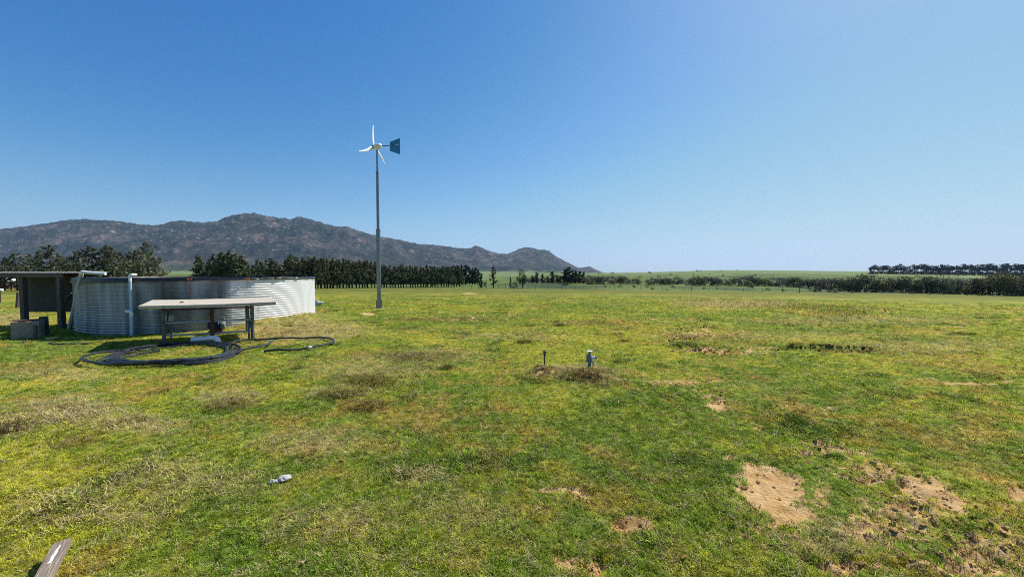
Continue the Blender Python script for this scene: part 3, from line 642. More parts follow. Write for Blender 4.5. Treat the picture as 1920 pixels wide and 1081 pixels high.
def tank_point(u, out=0.0):
    d = ray(u, 520)[:2]; d = d / np.linalg.norm(d); tt = d @ TANK; disc = tt * tt - (TANK @ TANK - TR**2); pt = d * (tt - math.sqrt(max(disc, 0))) - TANK
    dv = pt / np.linalg.norm(pt); return TANK + dv * (TR + out), dv

# riser pipe standing at the tank wall
p, dv = tank_point(252, .14)
t = empty('riser_pipe', (p[0], p[1], hz(*p))); tag(t, 'upright pale blue pipe with white elbow standing against the dark side of the tank', 'pipe')
mb = MB(); mb.tube([(-.02, 0, -.03), (0, 0, .62)], .036, 12); mb.build('lower_pipe', M['bluepvc'], t)
mb = MB(); mb.tube([(0, 0, .62), (.0, 0, 1.46)], .029, 12); mb.build('upper_pipe', M['bluepvc'], t)
mb = MB(); el = smooth_path([(0, 0, 1.44), (0, 0, 1.56), (.01, .005, 1.595), (.05, .025, 1.61), (-dv[0] * .16 + .02, -dv[1] * .16, 1.61)], 5); mb.tube(el, .033, 12); mb.build('top_elbow', M['pvc'], t)
mb = MB(); mb.tube(smooth_path([(0, 0, .52), (0, 0, .60), (-.02, 0, .635), (-.06, .01, .645), (-.17, .04, .645)], 5), .04, 12); mb.build('side_elbow', M['pvc'], t)
# leaning overflow pipe with elbow into the tank
a = np.r_[G(129, 616.5)]; b = at(153, 511, 10.3)
t = empty('leaning_pipe', (0, 0, 0)); t.location = Vector(a); tag(t, 'grey pipe leaning up from the ground to a white spout over the tank', 'pipe')
d = b - a
mb = MB(); mb.tube([(0, 0, -.05), tuple(d * .98)], .045, 10); mb.build('standing_pipe', M['greypvc'], t)
c = at(198, 513.0, b[1] + .1) - a
mb = MB(); mb.tube(smooth_path([d * .97, d * 1.0, d + (c - d) * .06 + np.array([0, 0, .02]), d + (c - d) * .3 + np.array([0, 0, .01]), c], 5), .042, 10); mb.build('spout', M['pvc'], t)

# ------------------------------------------------------------------ table
def build_table():
    fl = np.array([-8.20, 8.40, .935]); zt = fl[2]
    fr = np.array([-5.84, 9.48, .935]); bl = np.array([-9.25, 9.85, .965]); br = bl + (fr - fl) * 1.0
    t = empty('outdoor_table', (0, 0, 0)); ll = G(308, 645); rl = G(474, 635); t.location = Vector(ll); tag(t, 'long pale board table on a dark railed steel frame beside the tank', 'table')
    o = ll
    mb = MB()
    nx = 24; V = []; th = .07
    for top in (1, 0):
        for i in range(nx + 1):
            f = i / nx; sag = -.012 * math.sin(f * math.pi) + .012 * f * f
            cut = .10 * (f > .999)
            for w in (0, 1):
                q = (fl + (fr - fl) * (f - (cut if w else 0) * .3)) * (1 - w) + (bl + (br - bl) * f) * w - o
                V.append((q[0], q[1], q[2] + sag + (0 if top else -th)))
    k = (nx + 1) * 2; fs = []
    for i in range(nx):
        a_ = i * 2; fs += [(a_, a_ + 2, a_ + 3, a_ + 1), (k + a_, k + a_ + 1, k + a_ + 3, k + a_ + 2), (a_, k + a_, k + a_ + 2, a_ + 2), (a_ + 1, a_ + 3, k + a_ + 3, k + a_ + 1)]
    fs += [(0, 1, k + 1, k), (nx * 2, k + nx * 2, k + nx * 2 + 1, nx * 2 + 1)]
    mb.add(V, fs); mb.build('table_top', M['board'], t, .006)
    L_ = np.array([ll[0], ll[1], 0]); R_ = np.array([rl[0], rl[1], 0]); ax = (R_ - L_)
    bk = np.array([-.80, 1.02, 0])
    P = lambda s, w, z: tuple(L_ + ax * s + bk * w + np.array([0, 0, z]) - o)
    zt -= .075
    for s, w, r_, nm, mt in ((0, 0, .05, 'leg', 'steel'), (1, 0, .06, 'leg', 'steel'), (.03, 1, .045, 'leg', 'steel'), (.98, 1, .05, 'leg', 'steel')):
        mb = MB(); mb.bar(P(s, w, -.06 ), P(s, w, zt + (.05 if w else 0)), r_); mb.build(nm, M[mt], t, .004)
    mb = MB(); mb.bar(P(.955, 0, 0.02), P(.955, 0, zt - .02), .03); mb.build('upright', M['steel'], t)
    for z, mt in ((zt - .06, 'rust'), (zt * .58, 'rail'), (zt * .24, 'rail')):
        mb = MB(); mb.bar(P(.02, 0.0, z), P(.985, 0.0, z + .01), .038); mb.build('rail', M[mt], t, .004)
    mb = MB(); mb.bar(P(.03, 1, zt - .02), P(.98, 1, zt - .02), .035); mb.build('back_rail', M['steel'], t)
    mb = MB(); mb.bar(P(-.14, -.1, zt - .02), P(.06, .1, zt - .02), .05, .035); mb.build('pipe_stub', M['pvc'], t)
    mb = MB(); mb.bar(P(.53, -.06, -.04), P(.53, -.04, zt + .0), .055, .055); mb.bar(P(.53, -.05, zt * .74), P(.50, -.05, zt * .80), .09, .06); mb.build('centre_post', M['rust'], t, .004)
    for s in (0.015, .985):
        mb = MB(); mb.bar(P(s, 0, zt), P(s, 1, zt + .02), .04); mb.build('cross_bar', M['steel'], t)
        mb = MB(); mb.bar(P(s, .08, .25), P(s, .95, zt - .08), .025); mb.build('brace', M['steel'], t)
    mb = MB(); q = P(.02, .8, .52); mb.box(q, (.16, .08, .15), .4); mb.build('control_box', M['greypvc'], t, .008)
    # stray brick fragment lying on the board
    me = lump_mesh('rusty_fragment', 4, 2, .5, .4); me.materials.append(M['rust']); ob = bpy.data.objects.new('rusty_fragment', me); link(ob)
    f = .27; q = fl + (fr - fl) * f + (bl - fl) * .35; ob.location = (q[0], q[1], q[2] + .012); ob.scale = (.10, .05, .05); tag(ob, 'small rust brown fragment lying on the pale table top', 'fragment')
build_table()
# water pump and pipe under the table
q = G(404, 624); t = empty('water_pump', q, .5); tag(t, 'small rusty pump with dark blue motor standing behind the table rails', 'pump')
mb = MB(); mb.add([(-.20, -.12, -.02), (.20, -.12, -.02), (.20, .12, -.02), (-.20, .12, -.02), (-.07, -.07, .16), (.09, -.07, .16), (.09, .07, .16), (-.07, .07, .16)], [(3, 2, 1, 0), (4, 5, 6, 7), (0, 1, 5, 4), (1, 2, 6, 5), (2, 3, 7, 6), (3, 0, 4, 7)]); mb.build('pump_base', M['rust'], t, .008)
mb = MB(); mb.lathe([(.04, -.16), (.095, -.15), (.10, .06), (.085, .10), (.05, .12)], 16, (0, 0, .24), axis((1, 0, 0))); 
for k in range(8): mb.box((-.13 + k * .03, 0, .24), (.006, .215, .215), 0)
mb.build('motor', M['bluepaint'], t)
mb = MB(); mb.lathe([(.03, 0), (.12, .01), (.13, .06), (.11, .10), (.04, .11)], 16, (.12, 0, .22), axis((1, 0, 0))); mb.tube([(.18, 0, .30), (.18, 0, .44)], .03, 10); mb.build('volute', M['castiron'], t)
q = G(388, 643); t = empty('elbow_pipe', q, .18); t.scale = (.9, .9, .9); tag(t, 'thick white pipe with down-turned elbow lying under the table', 'pipe')
mb = MB(); mb.tube(smooth_path([(-.30, 0, .10), (-.12, 0, .11), (.06, 0, .125), (.16, 0, .13), (.22, 0, .11), (.25, 0, .05), (.255, 0, -.01)], 5), .066, 14); mb.build('pipe_body', M['pvc'], t)
mb = MB(); mb.tube([(-.33, 0, .10), (-.27, 0, .102)], .076, 14); mb.tube([(.255, 0, .03), (.256, 0, -.02)], .076, 14); mb.build('collar', M['pvc'], t)
def flower(u, v, seed):
    q = G(u, v); rg = random.Random(seed); t = empty('yellow_flower', q); tag(t, 'yellow flower in the grass under the table', 'flower', 'yellow flowers under the table')
    mb = MB(); mh = MB()
    for k in range(7):
        x, y, h = rg.uniform(-.1, .1), rg.uniform(-.06, .06), rg.uniform(.05, .1); mb.tube([(x, y, -.01), (x + .01, y, h)], .003, 4); mh.lathe([(.005, -.004), (.02, 0), (.022, .006), (.008, .012)], 8, (x + .01, y, h))
    mb.build('stem', M['lime'], t); ym = bpy.data.materials.get('petals') or worn('petals', (.65, .50, .03), (.75, .60, .05), 30, .7, 0, 0); mh.build('petals', ym, t)
flower(364, 643, 1); flower(374, 643, 2)

# ------------------------------------------------------------------ hose
def build_hose():
    mb = MB(); rg = random.Random(5); R_ = .0225
    def path(px, z0=0.0, n=7, closed=False, jit=0.0):
        P = []
        for (u, v) in px:
            g = gz(u, v, 0.03)
            P.append(np.array([g[0] + rg.uniform(-jit, jit), g[1] + rg.uniform(-jit, jit), 0]))
        P = smooth_path(P, n, closed)
        return [np.array([p[0], p[1], hz(p[0], p[1]) + R_ + .012 + z0 + .012 * math.sin(i * .35 + z0 * 50)]) for i, p in enumerate(P)]
    coil = [(178, 683), (205, 688), (260, 689), (320, 688), (372, 684), (415, 676), (442, 664), (446, 656), (432, 650), (400, 647), (360, 646), (318, 649), (272, 654), (234, 662), (200, 672)]
    c = np.mean([gz(u, v)[:2] for u, v in coil], 0)
    for k in range(5):
        sc = 1.0 - .042 * k; pts = []
        off = (rg.uniform(-.10, .10), rg.uniform(-.08, .08)); ph = rg.uniform(0, 6)
        base = smooth_path([gz(u, v) for u, v in coil], 6, True)
        for i, p in enumerate(base):
            q = c + (np.array(p[:2]) - c) * (sc + .022 * math.sin(i * .11 + ph)) + off
            pts.append(np.array([q[0], q[1], hz(q[0], q[1]) + R_ + .01 + .022 * (k % 2) + .015 * math.sin(i * .2 + ph)]))
        mb.tube(pts, R_, 8, True)
    mb.tube(path([(446, 658), (420, 672), (330, 684), (230, 687), (175, 685), (154, 681), (153, 676), (170, 670), (205, 664), (250, 659), (290, 655)], .05), R_, 8)
    mb.tube(path([(300, 662), (255, 668), (226, 675), (232, 680), (275, 681), (340, 680), (400, 672), (432, 662)], .03), R_, 8)
    mb.tube(path([(425, 664), (425, 656), (432, 648), (448, 642), (480, 638), (520, 636), (560, 634), (595, 633), (618, 636), (627, 641), (618, 647), (588, 653), (550, 658), (520, 660), (496, 660)], .02), R_, 8)
    mb.tube(path([(396, 677), (430, 668), (458, 661), (484, 654), (503, 648), (511, 643)], .05), R_, 8)
    o = mb.build('irrigation_hose', M['hose']); tag(o, 'black irrigation hose coiled on the grass with a loose loop to one side', 'hose')
    m2 = MB(); q = path([(578, 655.2), (584, 654.0)], .02, 4); m2.tube(q, R_ + .006, 8); m2.build('hose_clamp', M['greypvc'], o)
build_hose()
mb = MB(); P = [G(u, v) for u, v in ((91, 644), (105, 646), (140, 646), (172, 645))]; P = smooth_path([p + np.array([0, 0, .02]) for p in P], 6); mb.tube(P, .018, 6); o = mb.build('short_hose', M['hose']); tag(o, 'short length of thin black hose lying straight in front of the tank', 'hose')

# ------------------------------------------------------------------ shelter
def build_shelter():
    Y0 = 11.42; t = empty('pump_shelter', (-14.5, Y0, 0)); tag(t, 'low open shelter with corrugated roof and dark hanging back panel', 'shelter')
    o = np.array([-14.5, Y0, 0])
    X = lambda u, Y=Y0: (u - CX) / F * Y
    Z = lambda v, Y=Y0: EYE - (v - HZ) / F * Y
    for (u, w, Yp) in ((43, .12, Y0), (112.5, .125, Y0 - .0), (137, .1, Y0 + .86)):
        mb = MB(); b = (X(u, Yp) , Yp); zg = hz(*b); mb.bar(np.array([b[0], b[1], zg - .1]) - o, np.array([b[0], b[1], Z(516)]) - o, w); mb.build('post', M['timber'], t, .006)
    mb = MB(); mb.bar(np.array([X(-60), Y0 - .09, Z(516)]) - o, np.array([X(125), Y0 - .09, Z(516)]) - o, .05, .11); mb.build('beam', M['timber_x'], t, .004)
    mb = MB(); mb.bar(np.array([X(-50), Y0 + .86, Z(516)]) - o, np.array([X(121), Y0 + .86, Z(516)]) - o, .05, .09); mb.build('back_beam', M['timber_x'], t)
    # hanging back panel: shallow corrugations
    Yp = Y0 + .75; xa, xb = X(46, Yp), X(136, Yp); za, zb = Z(584.5, Yp), Z(517, Yp)
    mb = MB(); n = 60; V = []
    for i in range(n + 1):
        zz = za + (zb - za) * i / n; dy = .009 * math.sin(i * 1.25)
        for x_ in np.linspace(xa, xb, 7): V.append((x_ - o[0], Yp + dy - o[1] + .008 * math.sin(x_ * 3), zz))
    mb.add(V, [(i * 7 + j, i * 7 + j + 1, (i + 1) * 7 + j + 1, (i + 1) * 7 + j) for i in range(n) for j in range(6)], True)
    pn = mb.build('back_panel', M['panel'], t); sd = pn.modifiers.new('thick', 'SOLIDIFY'); sd.thickness = .012
    mb = MB(); mb.bar((X(116, Yp) - o[0], Yp - .05 - o[1], za + .25), (X(136, Yp) - o[0], Yp - .05 - o[1], za + .6), .03, .05); mb.build('brace', M['timber'], t)
    mb = MB(); mb.bar(np.array([X(115.6), Y0 - .07, Z(552)]) - o, np.array([X(115.6), Y0 - .07, Z(520.5)]) - o, .02, .045); mb.build('batten', M['plank'], t)
    # corrugated roof, its front edge just above eye height
    mb = MB(); V = []; xa, xb = X(-75), (128 - CX) / F * (Y0 - .15); n = int((xb - xa) / .076 * 6); d = .0
    for (yy, zz) in ((Y0 - .15, EYE + .012), (Y0 + .98, EYE + .03)):
        for i in range(n + 1):
            V.append((xa + (xb - xa) * i / n - o[0], yy - o[1], zz + .012 * math.sin(i * 2 * math.pi / 6)))
    mb.add(V, [(i, i + 1, n + 1 + i + 1, n + 1 + i) for i in range(n)], True)
    ro = mb.build('roof', M['roof'], t); sd = ro.modifiers.new('thick', 'SOLIDIFY'); sd.thickness = .006
    for u in (8, 80, 118):
        mb = MB(); mb.bar(np.array([X(u), Y0 - .06, EYE - .022]) - o, np.array([X(u), Y0 + .95, EYE - .012]) - o, .05, .05); mb.build('rafter', M['timber'], t)
build_shelter()
# trough
q = G(53, 632); t = empty('water_trough', (q[0], q[1], q[2]), rad(40)); tag(t, 'square grey concrete trough with a rusty top in front of the shelter', 'trough')
w, dp, h = .46, .34, .43
mb = MB()
for c, d in (((0, -dp / 2, h / 2), (w, .08, h)), ((0, dp / 2 + .08, h / 2), (w, .08, h)), ((-w / 2 + .04, .04, h / 2 - .003), (.08, dp, h - .006)), ((w / 2 - .04, .04, h / 2 - .003), (.08, dp, h - .006)), ((0, .04, .1), (w - .16, dp, .1))): mb.box(c, d)
mb.build('trough_body', M['concrete'], t, .01)
mb = MB(); mb.box((-.05, .10, h + .012), (w - .06, dp + .0, .016)); mb.build('rusty_lid', M['rust'], t, .004)
mb = MB(); mb.box((w / 2 - .02, dp / 2 + .16, h / 2 + .03), (.16, .03, h + .08), -.05); mb.build('back_plate', M['dark'], t)
def stick(name, a, b, w, h, mat, label, cat, lift=.0):
    a = np.array(a); b = np.array(b); mb = MB(); c = (a + b) / 2; mb.bar(a - c, b - c, w, h); o = mb.build(name, mat, None, .003); o.location = Vector(c); tag(o, label, cat); return o
a = G(67, 635); stick('stake', a - np.array([0, 0, .05]), a + np.array([-.02, .02, .34]), .06, .05, M['timber'], 'short dark stake standing in front of the concrete trough', 'stake')
a = G(88, 637); b = G(108, 634.5); stick('timber_offcut', a + np.array([0, 0, .03]), b + np.array([0, 0, .03]), .07, .04, M['yellow'], 'short yellow timber offcut lying beside the trough', 'offcut')
a = G(33, 643.5); b = G(47, 643); stick('metal_strip', a + np.array([0, 0, .025]), b + np.array([0, 0, .025]), .06, .012, M['galv'], 'flat pale metal strip on the grass below the trough', 'strip')
a = G(32, 577); stick('leaning_post', a - np.array([0, 0, .1]), at(35, 548, a[1]), .10, .10, M['timber'], 'thin dark post leaning in the open behind the shelter', 'post')

# plank in the foreground
def build_plank():
    a = gz(114, 1021, .07); b = gz(60, 1122, .10); d = b - a; d = d / np.linalg.norm(d); L_ = 1.3; mid = a + d * L_ / 2
    mb = MB(); x = Vector(d); wv = Vector((0, 0, 1)).cross(x).normalized(); up = x.cross(wv)
    Mx = Matrix((wv, x, up)).transposed()
    mb.box((0, 0, 0), (.056, L_, .045))
    for i, v in enumerate(mb.v): mb.v[i] = (v[0] * (1.0 + .12 * (v[1] < 0)) + (.006 if (v[0] > 0 and v[1] < 0) else 0), v[1] - (.018 if v[0] > 0 and v[1] < 0 else 0), v[2])
    o = mb.build('wooden_plank', M['plank'], None, .004)
    o.matrix_world = Matrix.Translation(Vector(mid)) @ Mx.to_4x4(); tag(o, 'weathered grey plank with a white paint streak lying in the near grass', 'plank')
    m2 = MB(); V = []; pts = []
    for i in range(9):
        f = i / 8; y = -L_ / 2 + .05 + f * .20; hw = .005 * math.sin(min(1, f * 1.15 + .08) * math.pi * .62) + .0015; cx = .008 - .006 * f + .002 * math.sin(i * 2.1)
        V += [(cx - hw, y, .0240), (cx + hw, y, .0240)]
    k = len(V); V += [(x_, y_, .0215) for x_, y_, _ in V]
    fs = [(2 * i, 2 * i + 1, 2 * i + 3, 2 * i + 2) for i in range(8)]; m2.add(V, fs); s = m2.build('paint_streak', M['pvc'], o)
build_plank()

# ------------------------------------------------------------------ valve and sprinkler riser
q = gz(1105, 701); zb = hz(q[0], q[1]) - .02; t = empty('hydrant_valve', (q[0], q[1], zb)); t.scale = (.80, .80, (at(1105, 657, q[1])[2] - zb) / .457); tag(t, 'grey irrigation hydrant valve with a handwheel standing in dry grass', 'valve')
mb = MB(); mb.tube([(0, 0, -.06), (0, 0, .25)], .032, 14); mb.build('standpipe', M['castiron'], t)
mb = MB(); mb.lathe([(.04, .20), (.068, .205), (.068, .232), (.05, .24), (.046, .27), (.05, .30), (.044, .34), (.030, .37), (.026, .40), (.012, .405)], 18); mb.build('valve_body', M['castiron'], t)
for k in range(6):
    an = k * math.pi / 3 + .35; mb = MB(); mb.lathe([(.009, 0), (.009, .04), (.004, .045)], 6, (.056 * math.cos(an), .056 * math.sin(an), .199)); mb.build('bolt', M['white'] if k == 5 else M['castiron'], t)
mb = MB(); mb.tube([(0, 0, .40), (0, 0, .445)], .010, 8); mb.build('spindle', M['dark'], t)
mb = MB(); ring = [(.050 * math.cos(k * math.pi / 12), .050 * math.sin(k * math.pi / 12), .447) for k in range(24)]; mb.tube(ring, .009, 8, True); mb.lathe([(.014, .438), (.046, .446), (.044, .453), (.012, .457)], 18); mb.build('handwheel', M['nacelle'], t)
mb = MB(); mb.lathe([(.03, 0), (.036, .01), (.038, .05), (.043, .055), (.043, .075), (.034, .08)], 16, (.035, -.012, .285), axis((.95, -.2, .25))); mb.build('outlet', M['nacelle'], t)
mb = MB(); mb.lathe([(.028, 0), (.030, .015), (.020, .022)], 14, (.112, -.03, .305), axis((.95, -.2, .25))); mb.build('outlet_cap', M['dark'], t)
mb = MB(); mb.bar((.05, -.03, .225), (.145, -.05, .165), .010, .012); mb.build('lever', M['nacelle'], t)
mb = MB(); mb.bar((.075, .0, .10), (.075, 0, .20), .02); mb.build('drain_pipe', M['castiron'], t)
mb = MB(); mb.bar((-.058, .0, .21), (-.054, 0, .385), .012); mb.build('guide_rod', M['dark'], t)
q = gz(1021, 694); zb = hz(q[0], q[1]) - .03; t = empty('sprinkler_riser', (q[0], q[1], zb)); t.scale = (.9, .9, (at(1021, 657, q[1])[2] - zb) / .338); tag(t, 'thin black sprinkler riser standing in dry grass left of the valve', 'sprinkler')
mb = MB(); mb.tube([(0, 0, -.02), (0, 0, .22)], .011, 10); mb.build('riser', M['dark'], t)
mb = MB(); mb.lathe([(.012, .19), (.020, .195), (.020, .212), (.012, .22)], 10); mb.build('collar', M['galv'], t)
mb = MB(); mb.lathe([(.012, .22), (.016, .235), (.022, .25), (.023, .30), (.026, .302), (.026, .33), (.018, .338)], 12); mb.build('sprinkler_head', M['dark'], t)

# ------------------------------------------------------------------ wind turbine
def build_turbine():
    b = G(711, 577.4); Y = b[1]; sc = Y / F
    t = empty('wind_turbine', b); tag(t, 'small wind turbine with three white blades and blue tail on a tall pole', 'wind turbine')
    Z = lambda v: at(709, v, Y)[2] - b[2]
    z1, z2, z3, z4 = Z(562), Z(430), Z(322), Z(281); dx = lambda v: (at(710.9 - (577 - v) * .0042 * 1.0, v, Y)[0] - at(711, 577.4, Y)[0])
    mb = MB(); mb.lathe([(.20, -.02), (.20, .015)], 20); mb.build('foot_plate', M['galv'], t)
    mb = MB(); mb.lathe([(.125, 0.0), (.125, z1 - .03), (.155, z1 - .028), (.155, z1)], 20)
    for k in range(8):
        an = k * math.pi / 4 + .2; mb.bar((.128 * math.cos(an), .128 * math.sin(an), .02), (.135 * math.cos(an), .135 * math.sin(an), z1 - .03), .02, .03)
    mb.build('base_sleeve', M['galv'], t)
    mb = MB(); mb.lathe([(.098, z1), (.096, z2)], 20); mb.lathe([(.104, z2 - .10), (.104, z2 + .01)], 20); mb.build('lower_pole', M['galv'], t)
    mb = MB(); mb.lathe([(.066, z2), (.062, z3)], 16); mb.lathe([(.070, z3 - .07), (.070, z3 + .01)], 16); mb.build('middle_pole', M['galv'], t)
    mb = MB(); mb.lathe([(.042, z3), (.040, z4)], 14); mb.build('upper_pole', M['galv'], t)
    zh = Z(274.5); vd = np.array([b[0], b[1], 0]) / np.hypot(b[0], b[1]); vr = np.array([vd[1], -vd[0], 0]); ax = -.78 * vr + .63 * vd; ax /= np.linalg.norm(ax); h = np.array([ax[1], -ax[0], 0])
    Mr = Matrix((Vector(h), Vector((0, 0, 1)), Vector(ax))).transposed()    # local z = axis
    mb = MB(); mb.lathe([(.045, z4 - .02), (.06, z4), (.06, z4 + .09), (.045, z4 + .11)], 14); mb.build('yaw_bearing', M['nacelle'], t)
    C = np.array([0, 0, zh])
    mb = MB(); mb.lathe([(.06, -.20), (.105, -.17), (.115, -.05), (.115, .07), (.09, .14), (.07, .16)], 16, C, Mr); mb.build('nacelle', M['nacelle'], t)
    mb = MB(); mb.lathe([(.075, .16), (.085, .17), (.085, .20), (.06, .25), (.02, .28)], 16, C, Mr); mb.build('hub', M['dark'], t)
    hubp = C + ax * .19
    Lb = 1.02
    for tt in (2, -118, 122):
        a = rad(tt); e = np.array([0, 0, 1]) * math.cos(a) + h * math.sin(a); s_ = np.array([0, 0, -1]) * math.sin(a) + h * math.cos(a)
        mb = MB(); V = []; n = 16; m = 8
        for i in range(n + 1):
            f = i / n; c = (.165 * (1 - .72 * f) if f > .12 else .07 + .085 * f / .12); c = max(c, .02) * (1 if f < .97 else .6); tw = rad(12 - 9 * f); sw = -.075 * math.sin(f * math.pi * .9) + .05 * f
            for k in range(m):
                an = 2 * math.pi * k / m; lx = c * .5 * math.cos(an) + sw * .8; lt = c * .10 * math.sin(an) * (1.2 if f < .3 else 1)
                px = lx * math.cos(tw) - lt * math.sin(tw); pt = lx * math.sin(tw) + lt * math.cos(tw)
                V.append(hubp + e * (.05 + (Lb - .05) * f) + s_ * px + ax * (pt + .05 * f * f))
        fs = [(i * m + k, i * m + (k + 1) % m, (i + 1) * m + (k + 1) % m, (i + 1) * m + k) for i in range(n) for k in range(m)] + [tuple(reversed(range(m))), tuple(n * m + k for k in range(m))]
        mb.add(V, fs, True); mb.build('blade', M['white'], t)
    tl = -ax
    mb = MB(); mb.lathe([(.07, .0), (.085, .02), (.085, .05), (.03, .08)], 14, C + tl * .18, axis(tl)); mb.build('tail_cap', M['white'], t)
    mb = MB(); mb.tube([C + tl * .2, C + tl * 1.0 + np.array([0, 0, -.06])], .018, 8); mb.build('tail_boom', M['dark'], t)
    mb = MB(); V = []
    for s_ in (-.006, .006):
        for (f, z) in ((.72, -.21), (1.27, -.43), (1.27, .31), (.72, .19)):
            V.append(C + tl * f + h * s_ + np.array([0, 0, z - .075]))
    mb.add(V, [(0, 1, 2, 3), (7, 6, 5, 4), (0, 4, 5, 1), (1, 5, 6, 2), (2, 6, 7, 3), (3, 7, 4, 0)]); vn = mb.build('tail_vane', M['vane'], t)
    mb = MB(); mb.bar(C + tl * .74 + np.array([0, 0, -.05]) , C + tl * 1.22 + np.array([0, 0, -.05]), .022, .024); mb.build('vane_strip', M['pale_line'], vn)
build_turbine()

# ------------------------------------------------------------------ trees and shrubs
def leaf_card(mb, c, s, rg, stretch=1.0, droop=0.0):
    d = Vector((rg.gauss(0, 1), rg.gauss(0, 1), rg.gauss(0, .8) - droop)); d.normalize(); u = d.orthogonal().normalized(); u.rotate(Matrix.Rotation(rg.uniform(0, 6.28), 3, d)); 
    a = Vector(c) - d * s * stretch * .5; b = Vector(c) + d * s * stretch * .5; w = u * s * .42
    mb.add([a, a + (b - a) * .45 + w, b, a + (b - a) * .55 - w], [(0, 1, 2, 3)])
def mesh_conifer(seed, h=1.0, wid=.30, clear=.16, n=46, mat='pine', lean=.0, card=.055, pw=.75, tops=1):
    rg = random.Random(seed); mb = MB(); tr = MB()
    tr.tube([(0, 0, -.03), (rg.uniform(-.01, .01), 0, .4), (lean * .6, 0, .75), (lean, 0, .97)], [.022, .016, .009, .002], 6)
    for i in range(n):
        t = clear + (1 - clear) * (i + rg.random()) / n; f = (t - clear) / (1 - clear)
        L_ = wid * (min(1, .55 + f * 3) * (1 - f)**pw + .02) * rg.uniform(.55, 1.15); a = rg.uniform(0, 6.283); up = rg.uniform(.1, .55) * L_
        bx = lean * t
        if L_ > .08: tr.tube([(bx, 0, t), (bx + math.cos(a) * L_ * .9, math.sin(a) * L_ * .9, t + up * .8)], [.005, .001], 3, False, False)
        m = max(4, int(L_ / wid * 20))
        for k in range(m):
            g = rg.uniform(.12, 1.0)
            leaf_card(mb, (bx + math.cos(a) * L_ * g + rg.gauss(0, .016), math.sin(a) * L_ * g + rg.gauss(0, .016), t + up * g + rg.gauss(0, .014)), card * rg.uniform(.6, 1.3), rg, 1.5, -.5)
    for k in range(5): leaf_card(mb, (lean + rg.gauss(0, .006), rg.gauss(0, .006), .95 + .012 * k), card * .8, rg, 1.6, -2)
    return mb, tr, mat
def mesh_round(seed, wid=.5, clear=.12, lobes=9, n=620, mat='scrub', card=.06, flat=1.0, trunk=True, top=1.0, shell=.35):
    rg = random.Random(seed); mb = MB(); tr = MB(); L_ = []
    for i in range(lobes):
        a = rg.uniform(0, 6.283); rr = wid * .62 * math.sqrt(rg.random()); z = rg.uniform(clear + .12, .8) * (1 - .25 * (rr / wid)**2); s = rg.uniform(.14, .27) * (wid / .5)**.5
        if i == 0: z = .85 - s * .3; rr *= .4
        L_.append((rr * math.cos(a), rr * math.sin(a), z, s))
    if trunk:
        k = rg.randint(2, 4)
        for i in range(k):
            q = L_[i % len(L_)]; j = rg.uniform(-.03, .03); tr.tube([(j, j, -.03), (j + q[0] * .35, j + q[1] * .35, q[2] * .45), (q[0], q[1], q[2])], [.022, .014, .004], 5)
    for i in range(n):
        q = L_[rg.randrange(lobes)]; d = Vector((rg.gauss(0, 1), rg.gauss(0, 1), rg.gauss(0, 1))).normalized(); r_ = q[3] * (shell + (1.08 - shell) * rg.random()**.6)
        z = q[2] + d.z * r_ * flat
        if z < clear * .5: z = clear * .5 + rg.random() * .08
        leaf_card(mb, (q[0] + d.x * r_, q[1] + d.y * r_, z), card * rg.uniform(.6, 1.4), rg, 1.3)
    return mb, tr, mat
VAR = {}
def variant(key, fn, k):
    out = []
    for i in range(k):
        mb, tr, mat = fn(i); cm = mb.mesh(key + '_crown'); cm.materials.append(M[mat]); tm = None
        if tr.v: tm = tr.mesh(key + '_trunk'); tm.materials.append(M['bark'])
        out.append((cm, tm))
    VAR[key] = out
variant('pine', lambda i: mesh_conifer(100 + i, wid=.24 + .03 * (i % 3), clear=.14, n=58, mat='pine', lean=(.03, .05, .0, .06, -.02, .04)[i], card=.05, pw=.85), 6)
variant('wisp', lambda i: mesh_conifer(140 + i, wid=.36 + .05 * (i % 3), clear=.06, n=46, mat='wisp', lean=(.05, -.03, .08, .02, .1)[i], card=.05, pw=.55), 5)
variant('cypress', lambda i: mesh_conifer(180 + i, wid=.17 + .03 * (i % 2), clear=.06, n=40, mat='cedar', card=.06, pw=.45), 4)
variant('bronze', lambda i: mesh_conifer(200, wid=.23, clear=.13, n=36, mat='bronze', card=.045, pw=.35), 1)
variant('gum', lambda i: mesh_round(210 + i, .36, .14, 9, 420, 'gum', .06, 1.1), 2)
variant('scrub', lambda i: mesh_round(220 + i, .7, .0, 15, 1100, 'scrub', .06, .9), 4)
variant('willow', lambda i: mesh_round(240 + i, .68, .0, 16, 1200, 'willow', .055, .95, shell=.4), 4)
variant('mauve', lambda i: mesh_round(260 + i, .8, .0, 13, 900, 'mauve', .055, .9), 3)
variant('lime', lambda i: mesh_round(280 + i, .8, .02, 8, 360, 'lime', .09, .8, False), 2)
variant('low', lambda i: mesh_round(300 + i, 1.2, .02, 9, 360, 'scrub', .12, .7, False), 3)
variant('umbrella', lambda i: mesh_round(320 + i, .28, .30, 8, 300, 'far', .07, .8), 5)
variant('under', lambda i: mesh_round(340 + i, .8, .02, 9, 320, 'far', .12, .8, False), 3)
CNT = [0]
def plant(name, key, base, h, wf, label, cat, group=None, vi=None):
    CNT[0] += 1; rg = random.Random(CNT[0] * 13)
    cm, tm = VAR[key][(rg.randrange(len(VAR[key])) if vi is None else vi) % len(VAR[key])]
    t = empty(name, base, rg.uniform(0, 6.283)); t.scale = (h * wf, h * wf, h); tag(t, label, cat, group)
    link(bpy.data.objects.new('crown', cm), t)
    if tm: link(bpy.data.objects.new('trunk', tm), t)
    return t
